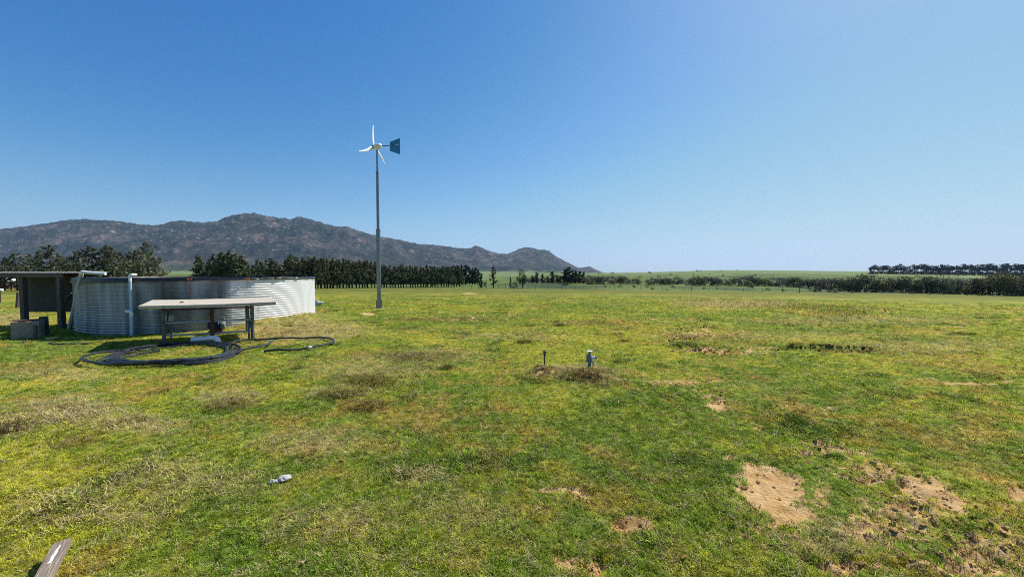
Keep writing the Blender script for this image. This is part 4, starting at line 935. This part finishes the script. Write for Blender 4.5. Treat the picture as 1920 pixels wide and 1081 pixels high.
def plant_px(name, key, u, vtop, Y, wpx, label, cat, group=None, natural=1.0, vi=None):
    b = GY(u, Y); h = EYE + (HZ - vtop) / F * Y - b[2]; return plant(name, key, b, h, natural, label, cat, group, vi)

rg = random.Random(21)
# A: wispy trees behind the shelter and tank
for (u, vt, Y, lb) in ((-40, 480, 60, None), (8, 484, 64, 'wispy dark tree at the left edge of the photo behind the shelter roof'), (32, 476, 60, None), (52, 478, 66, None), (74, 470, 58, 'wispy tree with blunt top behind the middle of the shelter roof'),
                       (98, 461, 55, 'tallest pointed wispy tree behind the shelter roof'), (114, 476, 62, None), (128, 482, 66, None), (152, 471, 58, 'pointed tree behind the white spout of the leaning pipe'), (176, 463, 56, 'tall spiky tree between the spout and the riser pipe'),
                       (198, 462, 57, None), (212, 464, 55, 'dense tall tree just left of the riser pipe'), (232, 474, 62, None), (247, 472, 60, 'dense tree behind the riser pipe'), (262, 470, 58, None), (281, 456, 54, 'tallest wispy tree at the right end of the group behind the tank'), (292, 490, 60, None), (140, 488, 70, None), (20, 494, 70, None)):
    plant_px('wispy_tree', 'wisp', u, vt, Y, 0, lb or 'dark wispy tree in the group standing behind the shelter and tank', 'tree', 'wispy trees behind the shelter and tank', 1.05)
# B: long pine windbreak, a double row running away to the right
ends = [(366, 505, 88), (375, 479, 86), (388, 486, 87), (401, 478, 87), (411, 474, 86), (421, 476, 87), (431, 471, 86), (442, 475, 86), (453, 479, 87), (464, 490, 90), (474, 497, 92), (486, 486, 90), (500, 486, 90), (510, 485, 91), (520, 492, 92), (532, 488, 92), (541, 482, 92), (549, 478, 91), (558, 482, 92), (567, 484, 92), (577, 482, 93), (586, 481, 93), (596, 487, 95)]
for i, (u, vt, Y) in enumerate(ends + [(u_ + 5, v_ + 4 + (i_ % 3), y_ + 6) for i_, (u_, v_, y_) in enumerate(ends[1:])]):
    lb = {1: 'dark pine standing first at the left end of the long row behind the tank', 6: 'tallest spiky pine in the row above the dark half of the tank rim', 17: 'tall spiky pine in the row above the bright half of the tank rim'}.get(i, 'dark pine in the long row seen over the rim of the tank')
    plant_px('pine_tree', 'pine', u, vt, Y, 0, lb, 'pine', 'pines in the row seen over the tank', 1.15)
u = 602.0
while u < 862:
    f = (u - 600) / 260; Y = 97 + 38 * f; vt = np.interp(u, [600, 630, 665, 700, 715, 760, 800, 862], [484, 486, 487, 489, 496, 496, 499, 500]) + rg.uniform(-1.5, 4.5)
    near = 'dark pine with bare lower trunk in the long row left of the turbine pole' if u < 705 else 'dark pine with bare lower trunk in the long row right of the turbine pole'
    gp = 'pines in the row left of the turbine pole' if u < 705 else 'pines in the row right of the turbine pole'
    plant_px('pine_tree', 'pine', u, vt, Y, 0, near, 'pine', gp, 1.0)
    u2 = u + rg.uniform(-2, 2); plant_px('pine_tree', 'pine', u2, vt + rg.uniform(-1, 3), Y + 5, 0, near, 'pine', gp, 1.0)
    u += rg.uniform(5.0, 7.2) * (1 - .22 * f)
# C: darker stand at the end of the row
for i, (u, vt, Y) in enumerate(((842, 500, 190), (850, 498, 186), (858, 497, 190), (866, 496.5, 186), (873, 497, 184), (880, 500, 188), (886, 504, 184), (891, 501.5, 182), (896, 505, 184), (824, 502, 200), (833, 501, 195))):
    plant_px('dark_conifer', 'cypress', u, vt, Y, 0, 'rightmost blackish conifer of the stand ending the pine row' if u == 896 else 'blackish conifer in the dense stand at the far end of the pine row', 'conifer', 'blackish conifers ending the pine row', 1.5)
# D: single trees along the fence
plant_px('leaning_tree', 'cypress', 902, 512, 108, 0, 'dark thin ragged tree leaning at the end of the pine row', 'tree', None, 1.0, 1)
plant_px('poplar', 'bronze', 925, 499, 108, 0, 'bronze tinged narrow tree standing alone by the fence', 'tree', None, 1.35)
plant_px('narrow_tree', 'cypress', 957, 519, 108, 0, 'small narrow green tree beside a red brown bush at the fence', 'tree', None, .85, 2)
plant_px('red_bush', 'mauve', 964, 528, 106, 0, 'low reddish brown bush at the fence beside the narrow tree', 'bush', None, .9)
plant_px('gum_tree', 'gum', 980, 502, 107, 0, 'ragged tall gum tree by the fence with uneven layered crown', 'tree', None, 1.0, 0)
plant_px('low_bush', 'low', 906, 526, 112, 0, 'rounded dark bush behind the leaning ragged tree', 'bush', None, .7)
for u, vt, Y in ((852, 514, 128), (846, 518, 130), (864, 514, 140)): plant_px('grey_green_tree', 'gum', u, vt, Y, 0, 'small grey green tree in front of the dark stand', 'tree', 'grey green trees before the dark stand', 1.0)
# E: cypresses farther off
for (u, vt, Y, lb) in ((1006, 511, 200, 'stout dark cypress first right of the ragged gum tree'), (1017, 513.5, 200, None), (1036, 508.5, 195, 'broad dark cypress between the gum tree and the cypress clump'), (1045, 515, 200, None), (1058, 504.5, 185, 'left spire of the dark cypress clump'), (1068, 500.5, 185, 'tallest spire of the dark cypress clump'),
                       (1073, 507, 190, None), (1079, 507, 185, None), (1086, 508.5, 188, None), (1094, 510.5, 185, 'last dark cypress at the right of the clump'), (1063, 508, 190, None), (1027, 517, 205, None), (1050, 516, 200, None), (998, 516, 210, None)):
    plant_px('cypress', 'cypress', u, vt, Y, 0, lb or 'dark cypress in the loose line right of the ragged gum tree', 'cypress', 'cypresses right of the gum tree', 1.9)
# F: scrub along the creek
SC = [(1001, 519, 215, 'scrub'), (1012, 521, 210, 'mauve'), (1024, 519, 215, 'scrub'), (1033, 521, 205, 'scrub'), (1042, 520, 210, 'mauve'), (1053, 519, 205, 'scrub'), (1064, 519, 200, 'scrub'), (1076, 519, 200, 'mauve'), (1088, 519, 198, 'scrub'), (990, 520, 220, 'scrub'), (1103, 515, 175, 'scrub'), (1112, 519, 170, 'mauve'), (1120, 517, 172, 'scrub'), (1131, 514, 175, 'scrub'), (1143, 519, 170, 'mauve'), (1152, 516, 175, 'mauve'), (1163, 517, 172, 'scrub'), (1175, 519, 172, 'mauve'), (1186, 521, 172, 'mauve'), (1196, 519, 170, 'willow'),
      (1216, 523, 165, 'scrub'), (1226, 520, 165, 'mauve'), (1237, 519, 168, 'scrub'), (1247, 518.5, 165, 'scrub'), (1257, 521, 165, 'scrub'), (1272, 518, 172, 'scrub'), (1279, 523, 170, 'low'),
      (1297, 518, 155, 'scrub'), (1309, 516.5, 150, 'willow'), (1321, 516, 152, 'scrub'), (1333, 517, 150, 'mauve'), (1345, 519, 150, 'scrub'), (1358, 522, 155, 'mauve'), (1370, 520, 150, 'scrub'), (1384, 517, 146, 'mauve'), (1396, 518, 148, 'scrub'), (1408, 516, 150, 'scrub'),
      (1420, 519, 150, 'scrub'), (1434, 518, 150, 'willow'), (1447, 518, 152, 'scrub'), (1460, 519, 150, 'mauve'), (1474, 518, 152, 'scrub'), (1488, 519, 150, 'scrub'), (1502, 519, 150, 'willow'), (1516, 520, 150, 'mauve'), (1530, 519, 148, 'scrub'), (1545, 520, 146, 'scrub'), (1560, 518, 142, 'mauve'), (1575, 519, 140, 'scrub'), (1588, 520, 138, 'scrub')]
for (u, vt, Y, k) in SC:
    kind = {'scrub': 'dark green', 'mauve': 'purplish grey', 'willow': 'olive green', 'low': 'low dark'}[k]
    seg = 'at the foot of the cypresses' if u < 1096 else 'between the cypress clump and the first gap in the scrub' if u < 1205 else 'in the short middle stretch of creek scrub' if u < 1285 else 'in the dense creek scrub below the rounded hill' if u < 1480 else 'in the creek scrub left of the big trees at the right'
    plant_px('creek_shrub', k, u, vt, Y, 0, f'{kind} shrub {seg}', 'shrub', f'{kind} shrubs {seg}', 1.3)
for (u, vt, Y, k, wf) in [(1592, 517, 122, 'scrub', 1.0), (1606, 514, 120, 'willow', 1.0), (1622, 513.5, 118, 'scrub', 1.0), (1640, 516, 117, 'willow', 1.0), (1655, 519, 116, 'willow', 1.1), (1672, 518, 116, 'scrub', 1.0), (1690, 516, 116, 'willow', 1.0), (1706, 517, 115, 'scrub', 1.0), (1722, 516, 116, 'willow', 1.0), (1738, 517.5, 115, 'scrub', 1.0),
                     (1754, 513, 116, 'willow', .8), (1762, 519, 115, 'scrub', 1.1), (1778, 520, 116, 'scrub', 1.0), (1795, 517, 115, 'willow', 1.0), (1812, 522, 116, 'scrub', 1.0), (1828, 520, 114, 'scrub', 1.0), (1844, 517, 115, 'willow', 1.0), (1858, 513, 112, 'scrub', 1.0), (1876, 509, 108, 'willow', .9), (1898, 507, 106, 'willow', 1.0), (1918, 511, 108, 'scrub', 1.0), (1940, 508, 106, 'willow', 1.0), (1970, 510, 106, 'scrub', 1.0)]:
    kind = 'olive topped' if k == 'willow' else 'dark green'
    lb = {1606: 'olive topped rounded tree at the left end of the dense tree belt', 1754: 'bush with a thin rusty tip rising above the tree belt', 1898: 'tallest olive tree in the belt close to the right edge', 1655: 'yellowish crown low in the left part of the tree belt'}.get(u, f'{kind} tree in the dense belt at the right side of the field')
    plant_px('bushy_tree', k, u, vt, Y, 0, lb, 'tree', f'{kind} trees in the belt at the right', wf * 1.1)
for (u, vt, Y, k) in [(1529, 541, 104, 'low'), (1556, 542, 104, 'low'), (1568, 541, 104, 'low'), (1598, 544, 103, 'low'), (1694, 545, 102, 'low'), (1712, 545, 102, 'low'), (1408, 531, 125, 'low'), (1224, 538, 108, 'low'), (1251, 541, 103, 'low'), (1284, 543, 102, 'low'), (1163, 534, 130, 'low'), (1214, 535, 128, 'low'), (1320, 537, 115, 'low'), (1530, 534, 112, 'low'), (1580, 541, 108, 'lime'),
                      (1625, 546, 102, 'lime'), (1655, 547, 102, 'lime'), (1745, 549, 99, 'low'), (1770, 549, 100, 'lime'), (1815, 550, 100, 'lime'), (1860, 550, 99, 'low'), (1905, 549, 98, 'low'), (1840, 547, 101, 'lime'), (1060, 528, 150, 'low'), (1135, 534, 125, 'lime'), (1190, 534, 125, 'low'), (1262, 534, 120, 'lime'), (1345, 538, 112, 'lime'), (1440, 539, 110, 'low'), (1470, 541, 107, 'low')]:
    kind = 'low dark bush' if k == 'low' else 'low light green bush'
    plant_px('low_bush', k, u, vt, Y, 0, f'{kind} scattered along the far edge of the field', 'bush', f'{kind}es along the field edge', .95)
for (u, vt, Y) in [(1218, 508.3, 900), (1307, 505.3, 1050), (1314, 506.5, 1050), (1381, 505, 1200), (1388, 508.5, 900), (1353, 505.6, 1150), (1435, 507.3, 1100), (1123, 510.5, 900), (1148, 509.5, 900), (1116, 519.5, 330), (1235, 515, 420), (1268, 516, 400), (1355, 514, 450), (1258, 512, 600), (1200, 516, 420), (1140, 517, 400), (1300, 513, 550), (1330, 512.5, 600), (1415, 513.5, 500), (1170, 517.5, 380)]:
    plant_px('hill_shrub', 'low', u, vt, Y, 0, 'tiny dark bush on the open green hillside', 'bush', 'bushes on the green hillside', .9)
# G: umbrella pines on the rise at the right
u = 1632.0; i = 0
while u < 1990:
    vt = 494.0 + rg.choice((0, 0, 1.5, 3, 6)) + rg.uniform(-1.5, 1.5) - (1.5 if u > 1840 else 0)
    if u < 1636: vt = 499
    lb = 'leftmost umbrella pine of the skyline row at the right' if i == 0 else 'dark umbrella pine in the skyline row at the right'
    plant_px('umbrella_pine', 'umbrella', u, vt, 700, 0, lb, 'pine', 'umbrella pines on the skyline', 1.1)
    u += rg.uniform(4.2, 8.0); i += 1
u = 1632.0
while u < 1990:
    plant_px('hedge_bush', 'under', u, 507 + rg.uniform(-1, 1.5), 690, 0, 'dark bush in the hedge under the umbrella pines', 'bush', 'hedge bushes under the umbrella pines', 1.2); u += rg.uniform(6, 8)

# ------------------------------------------------------------------ fence, pole
def build_fence():
    us = [868, 884, 897, 912, 935, 948, 970, 990, 1004, 1016, 1027, 1053, 1078, 1095, 1118, 1144, 1153, 1178, 1202, 1222, 1242, 1266, 1297, 1330, 1360, 1395, 1430, 1468]
    P = [GY(u, 100.5 - 1.2 * i / len(us)) for i, u in enumerate(us)]
    o = P[0]; t = empty('wire_fence', o); tag(t, 'wire fence with thin dark posts along the far edge of the field', 'fence')
    for p in P:
        mb = MB(); q = p - o; hgt = rg.uniform(1.0, 1.35); mb.tube([q + np.array([0, 0, -.2]), q + np.array([rg.uniform(-.05, .05), 0, hgt])], .05, 6); mb.build('post', M['timber'], t)
    mb = MB()
    for z in (.35, .7, 1.0): mb.tube([p - o + np.array([0, -.07, z]) for p in P], .012, 4)
    mb.build('wires', M['galv'], t)
build_fence()
p = GY(1500, 100); mb = MB(); mb.tube([(0, 0, -.2), (0, 0, 3.6)], [.10, .075], 8); o = mb.build('wooden_pole', M['timber'], None); o.location = Vector(p); tag(o, 'single tall thin pole at the far field edge left of the tree belt', 'pole')
p = GY(950, 99); mb = MB(); mb.tube([(0, 0, -.2), (0, 0, 1.1)], .09, 6); o = mb.build('marker_post', M['pvc'], None); o.location = Vector(p); tag(o, 'short white post at the fence left of the narrow tree', 'post')

# ------------------------------------------------------------------ farm building and animal behind the shelter
p = GY(16, 95); t = empty('farm_shed', p); tag(t, 'small red brown farm shed with a pale roof far behind the shelter', 'shed')
mb = MB(); mb.box((0, 0, 1.0), (2.6, 2.0, 2.0)); mb.build('shed_wall', M['redwall'], t)
mb = MB(); mb.add([(-1.4, -1.2, 1.95), (1.4, -1.2, 1.95), (1.4, 1.2, 1.95), (-1.4, 1.2, 1.95), (-1.0, 0, 2.75), (1.0, 0, 2.75)], [(0, 1, 5, 4), (2, 3, 4, 5), (1, 2, 5), (3, 0, 4), (3, 2, 1, 0)]); mb.build('shed_roof', M['glasswhite'], t)
mb = MB(); mb.box((.3, -1.01, .75), (.7, .04, 1.5)); mb.build('shed_door', M['dark'], t)
def build_calf():
    p = G(1, 567); k = p[1] / 21.0
    me = bpy.data.meshes.new('calf'); bm = bmesh.new()
    pts = {'pelvis': (-.42, 0, .60, .13), 'mid': (-.1, 0, .58, .15), 'chest': (.2, 0, .58, .14), 'neck': (.36, 0, .66, .085), 'head': (.50, 0, .70, .075), 'muz': (.64, 0, .62, .045),
           'hL1': (-.44, .09, .50, .075), 'hL2': (-.40, .1, .36, .05), 'hL3': (-.48, .1, .22, .03), 'hL4': (-.46, .1, .0, .028), 'hR1': (-.44, -.09, .50, .075), 'hR2': (-.36, -.1, .36, .05), 'hR3': (-.44, -.1, .22, .03), 'hR4': (-.42, -.1, .0, .028),
           'fL1': (.22, .09, .46, .06), 'fL2': (.23, .1, .25, .034), 'fL3': (.23, .1, .0, .028), 'fR1': (.22, -.09, .46, .06), 'fR2': (.27, -.1, .25, .034), 'fR3': (.27, -.1, .0, .028), 'tail': (-.56, 0, .62, .02), 'tail2': (-.60, 0, .36, .016), 'earL': (.46, .12, .75, .02), 'earR': (.46, -.12, .75, .02)}
    ed = [('pelvis', 'mid'), ('mid', 'chest'), ('chest', 'neck'), ('neck', 'head'), ('head', 'muz'), ('pelvis', 'hL1'), ('hL1', 'hL2'), ('hL2', 'hL3'), ('hL3', 'hL4'), ('pelvis', 'hR1'), ('hR1', 'hR2'), ('hR2', 'hR3'), ('hR3', 'hR4'), ('chest', 'fL1'), ('fL1', 'fL2'), ('fL2', 'fL3'), ('chest', 'fR1'), ('fR1', 'fR2'), ('fR2', 'fR3'), ('pelvis', 'tail'), ('tail', 'tail2'), ('head', 'earL'), ('head', 'earR')]
    vs = {n: bm.verts.new(q[:3]) for n, q in pts.items()}
    for a, b in ed: bm.edges.new((vs[a], vs[b]))
    bm.to_mesh(me); bm.free()
    o = bpy.data.objects.new('calf', me); link(o)
    sk = o.modifiers.new('skin', 'SKIN'); me.skin_vertices.new() if not me.skin_vertices else None
    for i, n in enumerate(pts): me.skin_vertices[0].data[i].radius = (pts[n][3],) * 2
    me.skin_vertices[0].data[0].use_root = True
    sb = o.modifiers.new('sub', 'SUBSURF'); sb.levels = 1; sb.render_levels = 2
    m, nt, out = newmat('calf_coat'); L = nt.links.new
    tc = N(nt, 'ShaderNodeTexCoord'); sp = N(nt, 'ShaderNodeSeparateXYZ'); L(tc.outputs['Object'], sp.inputs[0])
    ns = N(nt, 'ShaderNodeTexNoise'); ns.inputs['Scale'].default_value = 9; L(tc.outputs['Object'], ns.inputs['Vector'])
    ad = N(nt, 'ShaderNodeMath'); ad.operation = 'MULTIPLY_ADD'; ad.inputs[1].default_value = .15; L(ns.outputs['Fac'], ad.inputs[0]); L(sp.outputs['X'], ad.inputs[2])
    r = ramp(nt, [(.47, (.016, .013, .011)), (.50, (.62, .57, .50))], ad.outputs[0]); pb = N(nt, 'ShaderNodeBsdfPrincipled'); pb.inputs['Roughness'].default_value = .85; L(r.outputs[0], pb.inputs['Base Color']); L(pb.outputs[0], out.inputs['Surface'])
    me.materials.append(m)
    o.location = (p[0] - .35 * k, p[1], p[2]); o.scale = (k, k, k); o.rotation_euler = (0, 0, rad(-8)); tag(o, 'dark calf with a whitish face standing at the left edge of the photo', 'calf')
build_calf()

# ------------------------------------------------------------------ mountains
def build_mountain():
    sky = [(-1500, 508), (-900, 490), (-500, 462), (-200, 440), (-60, 433), (0, 430), (30, 427), (70, 422), (110, 417), (133, 413), (150, 412), (200, 413), (240, 417), (262, 421), (285, 423), (305, 422), (325, 416), (345, 413), (365, 416), (385, 418), (410, 415), (425, 408), (440, 404), (460, 401), (478, 400), (490, 403), (510, 407), (530, 409), (545, 412), (560, 408), (575, 409), (590, 413), (605, 418), (625, 424), (645, 425), (655, 425), (670, 431), (690, 438), (710, 443), (740, 448), (760, 452), (780, 457), (810, 459), (840, 462), (860, 465), (875, 466), (885, 464), (892, 460), (905, 465), (920, 471), (935, 475), (950, 476), (965, 471), (975, 466), (985, 463), (1000, 465), (1010, 468), (1020, 468), (1030, 471), (1040, 479), (1060, 490), (1075, 497), (1085, 502), (1095, 501), (1105, 499), (1115, 504), (1130, 510.5), (1150, 512.5)]
    su, sv = np.array(sky, float).T
    us = np.concatenate([np.arange(-1500, -40, 16), np.arange(-40, 1152, 2.0)]); t = np.concatenate([np.linspace(0, .75, 76), np.linspace(.75, 1.06, 60)[1:], np.linspace(1.06, 1.5, 8)[1:]])
    U, T = np.meshgrid(us, t, indexing='ij')
    D = np.interp(U, [-1500, 400, 700, 900, 1000, 1150], [4300, 4300, 4900, 5600, 6000, 7000]); Ft = .52 * D
    Y = Ft + (D - Ft) * T
    X = (U - CX) / F * D * (1 - (1 - T) * .48)
    v = np.interp(U, su, sv); top = EYE + (HZ - v) / F * D
    foot = -12.0
    sh = np.where(T <= 1, .10 * T + .90 * sstep(0, 1, T) * (.55 + .45 * T), 1 - (T - 1) * 1.3)
    n1 = 1 - np.abs(fbm(X / 420, Y / 700, 5)) * 2.2; n2 = fbm(X / 90, Y / 110, 4)
    amp = np.clip(top, 5, 700) * np.clip(T, 0, 1) * sstep(1.0, .72, T)
    z = foot + (top - foot) * sh + amp * (.30 * (n1 - .72) + .09 * n2)
    z += np.clip(top / 600, .1, 1) * (26 * np.abs(fbm(X / 110, Y / 130, 3)) + 7 * fbm(X / 26, Y / 34, 2) - 8) * sstep(.12, .5, T)
    cr = sstep(.78, .98, T) * sstep(1.12, 1.0, T) * np.clip(top / 350, .15, 1)
    z += cr * (22 * np.maximum(0, fbm(X / 70, Y / 90, 3) - .05) + 13 * np.abs(fbm(X / 24, Y / 30, 2)) - 4)
    nu, nt_ = U.shape
    co = np.stack([X, Y, z], -1).reshape(-1, 3).astype(np.float32)
    i = np.arange(nu - 1)[:, None] * nt_; j = np.arange(nt_ - 1)[None, :]; a = (i + j).ravel(); q = np.stack([a, a + nt_, a + nt_ + 1, a + 1], 1).astype(np.int32)
    me = bpy.data.meshes.new('mountain'); me.vertices.add(len(co)); me.vertices.foreach_set('co', co.ravel()); me.loops.add(q.size); me.loops.foreach_set('vertex_index', q.ravel()); me.polygons.add(len(q)); me.polygons.foreach_set('loop_start', (np.arange(len(q)) * 4).astype(np.int32)); me.polygons.foreach_set('use_smooth', np.ones(len(q), bool)); me.update(calc_edges=True)
    at_ = me.attributes.new('rise', 'FLOAT', 'POINT'); at_.data.foreach_set('value', T.ravel().astype(np.float32))
    m, nt, out = newmat('mountain_slopes'); L = nt.links.new
    tc = N(nt, 'ShaderNodeTexCoord')
    def noise(sc, det=6, ro=.65, st=(1, 1, 1)):
        mp = N(nt, 'ShaderNodeMapping'); mp.inputs['Scale'].default_value = st; L(tc.outputs['Object'], mp.inputs['Vector'])
        n = N(nt, 'ShaderNodeTexNoise'); n.inputs['Scale'].default_value = sc; n.inputs['Detail'].default_value = det; n.inputs['Roughness'].default_value = ro; L(mp.outputs[0], n.inputs['Vector']); return n.outputs['Fac']
    sl = ramp(nt, [(.36, (.006, .010, .010)), (.46, (.020, .025, .021)), (.54, (.046, .042, .036)), (.66, (.095, .084, .078))], noise(.005, 10, .76))
    big = ramp(nt, [(.40, (.45, .66, .60)), (.60, (1.7, 1.35, 1.35))], noise(.0022, 4))
    mm = N(nt, 'ShaderNodeMix'); mm.data_type = 'RGBA'; mm.blend_type = 'MULTIPLY'; mm.inputs['Factor'].default_value = 1; L(sl.outputs[0], mm.inputs['A']); L(big.outputs[0], mm.inputs['B'])
    rk = ramp(nt, [(.58, (0, 0, 0)), (.66, (1, 1, 1))], noise(.02, 6, .7, (1, 1, 1.8)))
    ra = N(nt, 'ShaderNodeAttribute'); ra.attribute_name = 'rise'
    rm = N(nt, 'ShaderNodeMapRange'); rm.inputs['From Min'].default_value = .15; rm.inputs['From Max'].default_value = .55; L(ra.outputs['Fac'], rm.inputs['Value'])
    mk = N(nt, 'ShaderNodeMath'); mk.operation = 'MULTIPLY'; L(rk.outputs[0], mk.inputs[0]); L(rm.outputs[0], mk.inputs[1])
    mr = N(nt, 'ShaderNodeMix'); mr.data_type = 'RGBA'; L(mk.outputs[0], mr.inputs['Factor']); L(mm.outputs['Result'], mr.inputs['A']); mr.inputs['B'].default_value = (.26, .225, .20, 1)
    # farmed fields on the foot slopes
    fl = ramp(nt, [(.42, (.045, .060, .030)), (.50, (.10, .15, .045)), (.60, (.22, .24, .09)), (.68, (.07, .09, .04))], noise(.0035, 2, .4, (1, .6, 1)))
    fm = N(nt, 'ShaderNodeMapRange'); fm.inputs['From Min'].default_value = .30; fm.inputs['From Max'].default_value = .17; L(ra.outputs['Fac'], fm.inputs['Value'])
    mf = N(nt, 'ShaderNodeMix'); mf.data_type = 'RGBA'; L(fm.outputs[0], mf.inputs['Factor']); L(mr.outputs['Result'], mf.inputs['A']); L(fl.outputs[0], mf.inputs['B'])
    d = N(nt, 'ShaderNodeBsdfDiffuse'); L(mf.outputs['Result'], d.inputs['Color'])
    b = N(nt, 'ShaderNodeBump'); b.inputs['Strength'].default_value = 1.0; b.inputs['Distance'].default_value = 40; L(noise(.014, 9, .7), b.inputs['Height']); L(b.outputs[0], d.inputs['Normal'])
    L(d.outputs[0], out.inputs['Surface']); me.materials.append(m)
    o = bpy.data.objects.new('mountain', me); link(o); tag(o, 'long rocky scrub covered mountain range behind the field', kind='structure')
build_mountain()

# ------------------------------------------------------------------ haze
HAZE = 3.8e-5
mb = MB(); mb.box((0, 3500, 440), (19500, 25500, 920)); m, nt, out = newmat('haze_air'); pv = N(nt, 'ShaderNodeVolumePrincipled'); pv.inputs['Color'].default_value = (.50, .70, 1.0, 1); pv.inputs['Density'].default_value = HAZE; pv.inputs['Anisotropy'].default_value = .2
nt.links.new(pv.outputs[0], out.inputs['Volume']); o = mb.build('haze', m); tag(o, 'faint blue haze over the far land', kind='stuff')

# ------------------------------------------------------------------ light, sky, camera
EL, AZ = 49.0, 50.0     # sun elevation, azimuth clockwise from the view direction (+Y)
sd = Vector((math.sin(rad(AZ)) * math.cos(rad(EL)), math.cos(rad(AZ)) * math.cos(rad(EL)), math.sin(rad(EL))))
sl = bpy.data.lights.new('sun', 'SUN'); sl.energy = 5.0; sl.angle = rad(.53); sl.color = (1, .95, .87); so = bpy.data.objects.new('sun', sl); link(so); so.rotation_euler = (-sd).to_track_quat('-Z', 'Y').to_euler(); so.location = (0, 0, 50)
W = bpy.data.worlds.new('World'); S.world = W; W.use_nodes = True; nt = W.node_tree; bg = nt.nodes['Background']
sk = nt.nodes.new('ShaderNodeTexSky'); sk.sky_type = 'NISHITA'; sk.sun_disc = False; sk.sun_elevation = rad(EL); sk.sun_rotation = rad(AZ); sk.altitude = 0; sk.air_density = 1.0; sk.dust_density = .5; sk.ozone_density = 3.0
def vmul(src, f):
    k = nt.nodes.new('ShaderNodeVectorMath'); k.operation = 'SCALE'; k.inputs['Scale'].default_value = f; nt.links.new(src, k.inputs[0]); return k.outputs[0]
cv = nt.nodes.new('ShaderNodeRGBCurve'); nt.links.new(vmul(sk.outputs[0], .1), cv.inputs['Color'])
for ch, pts in enumerate((((0, 0), (.13, .043), (.245, .165), (.39, .32), (.62, .47), (.77, .54), (1, .58)), ((0, 0), (.22, .205), (.38, .395), (.53, .545), (.81, .655), (1, .68)), ((0, 0), (.25, .38), (.38, .545), (.54, .67), (.64, .765), (.8, .77), (1, .77)))):
    c_ = cv.mapping.curves[ch]
    c_.points[0].location = pts[0]; c_.points[1].location = pts[-1]
    for q_ in pts[1:-1]: c_.points.new(*q_)
cv.mapping.extend = 'HORIZONTAL'; cv.mapping.update()
EXPO = .48
nt.links.new(vmul(cv.outputs[0], 10.0 / 2**EXPO), bg.inputs['Color']); bg.inputs['Strength'].default_value = .10
cam = bpy.data.cameras.new('camera'); co = bpy.data.objects.new('camera', cam); link(co); co.location = (0, 0, EYE); co.rotation_euler = (math.pi / 2 - PITCH, 0, 0)
cam.sensor_width = 36; cam.sensor_fit = 'HORIZONTAL'; cam.lens = 36 * F / 1920; cam.clip_start = .05; cam.clip_end = 40000
S.camera = co
S.render.engine = 'CYCLES'
S.cycles.max_bounces = 6; S.cycles.diffuse_bounces = 3; S.cycles.glossy_bounces = 3; S.cycles.transmission_bounces = 4; S.cycles.volume_bounces = 1; S.cycles.use_denoising = False; S.cycles.pixel_filter_type = 'BLACKMAN_HARRIS'; S.cycles.filter_width = 1.0
S.view_settings.view_transform = 'Standard'; S.view_settings.look = 'None'; S.view_settings.exposure = EXPO; S.view_settings.gamma = 1.0
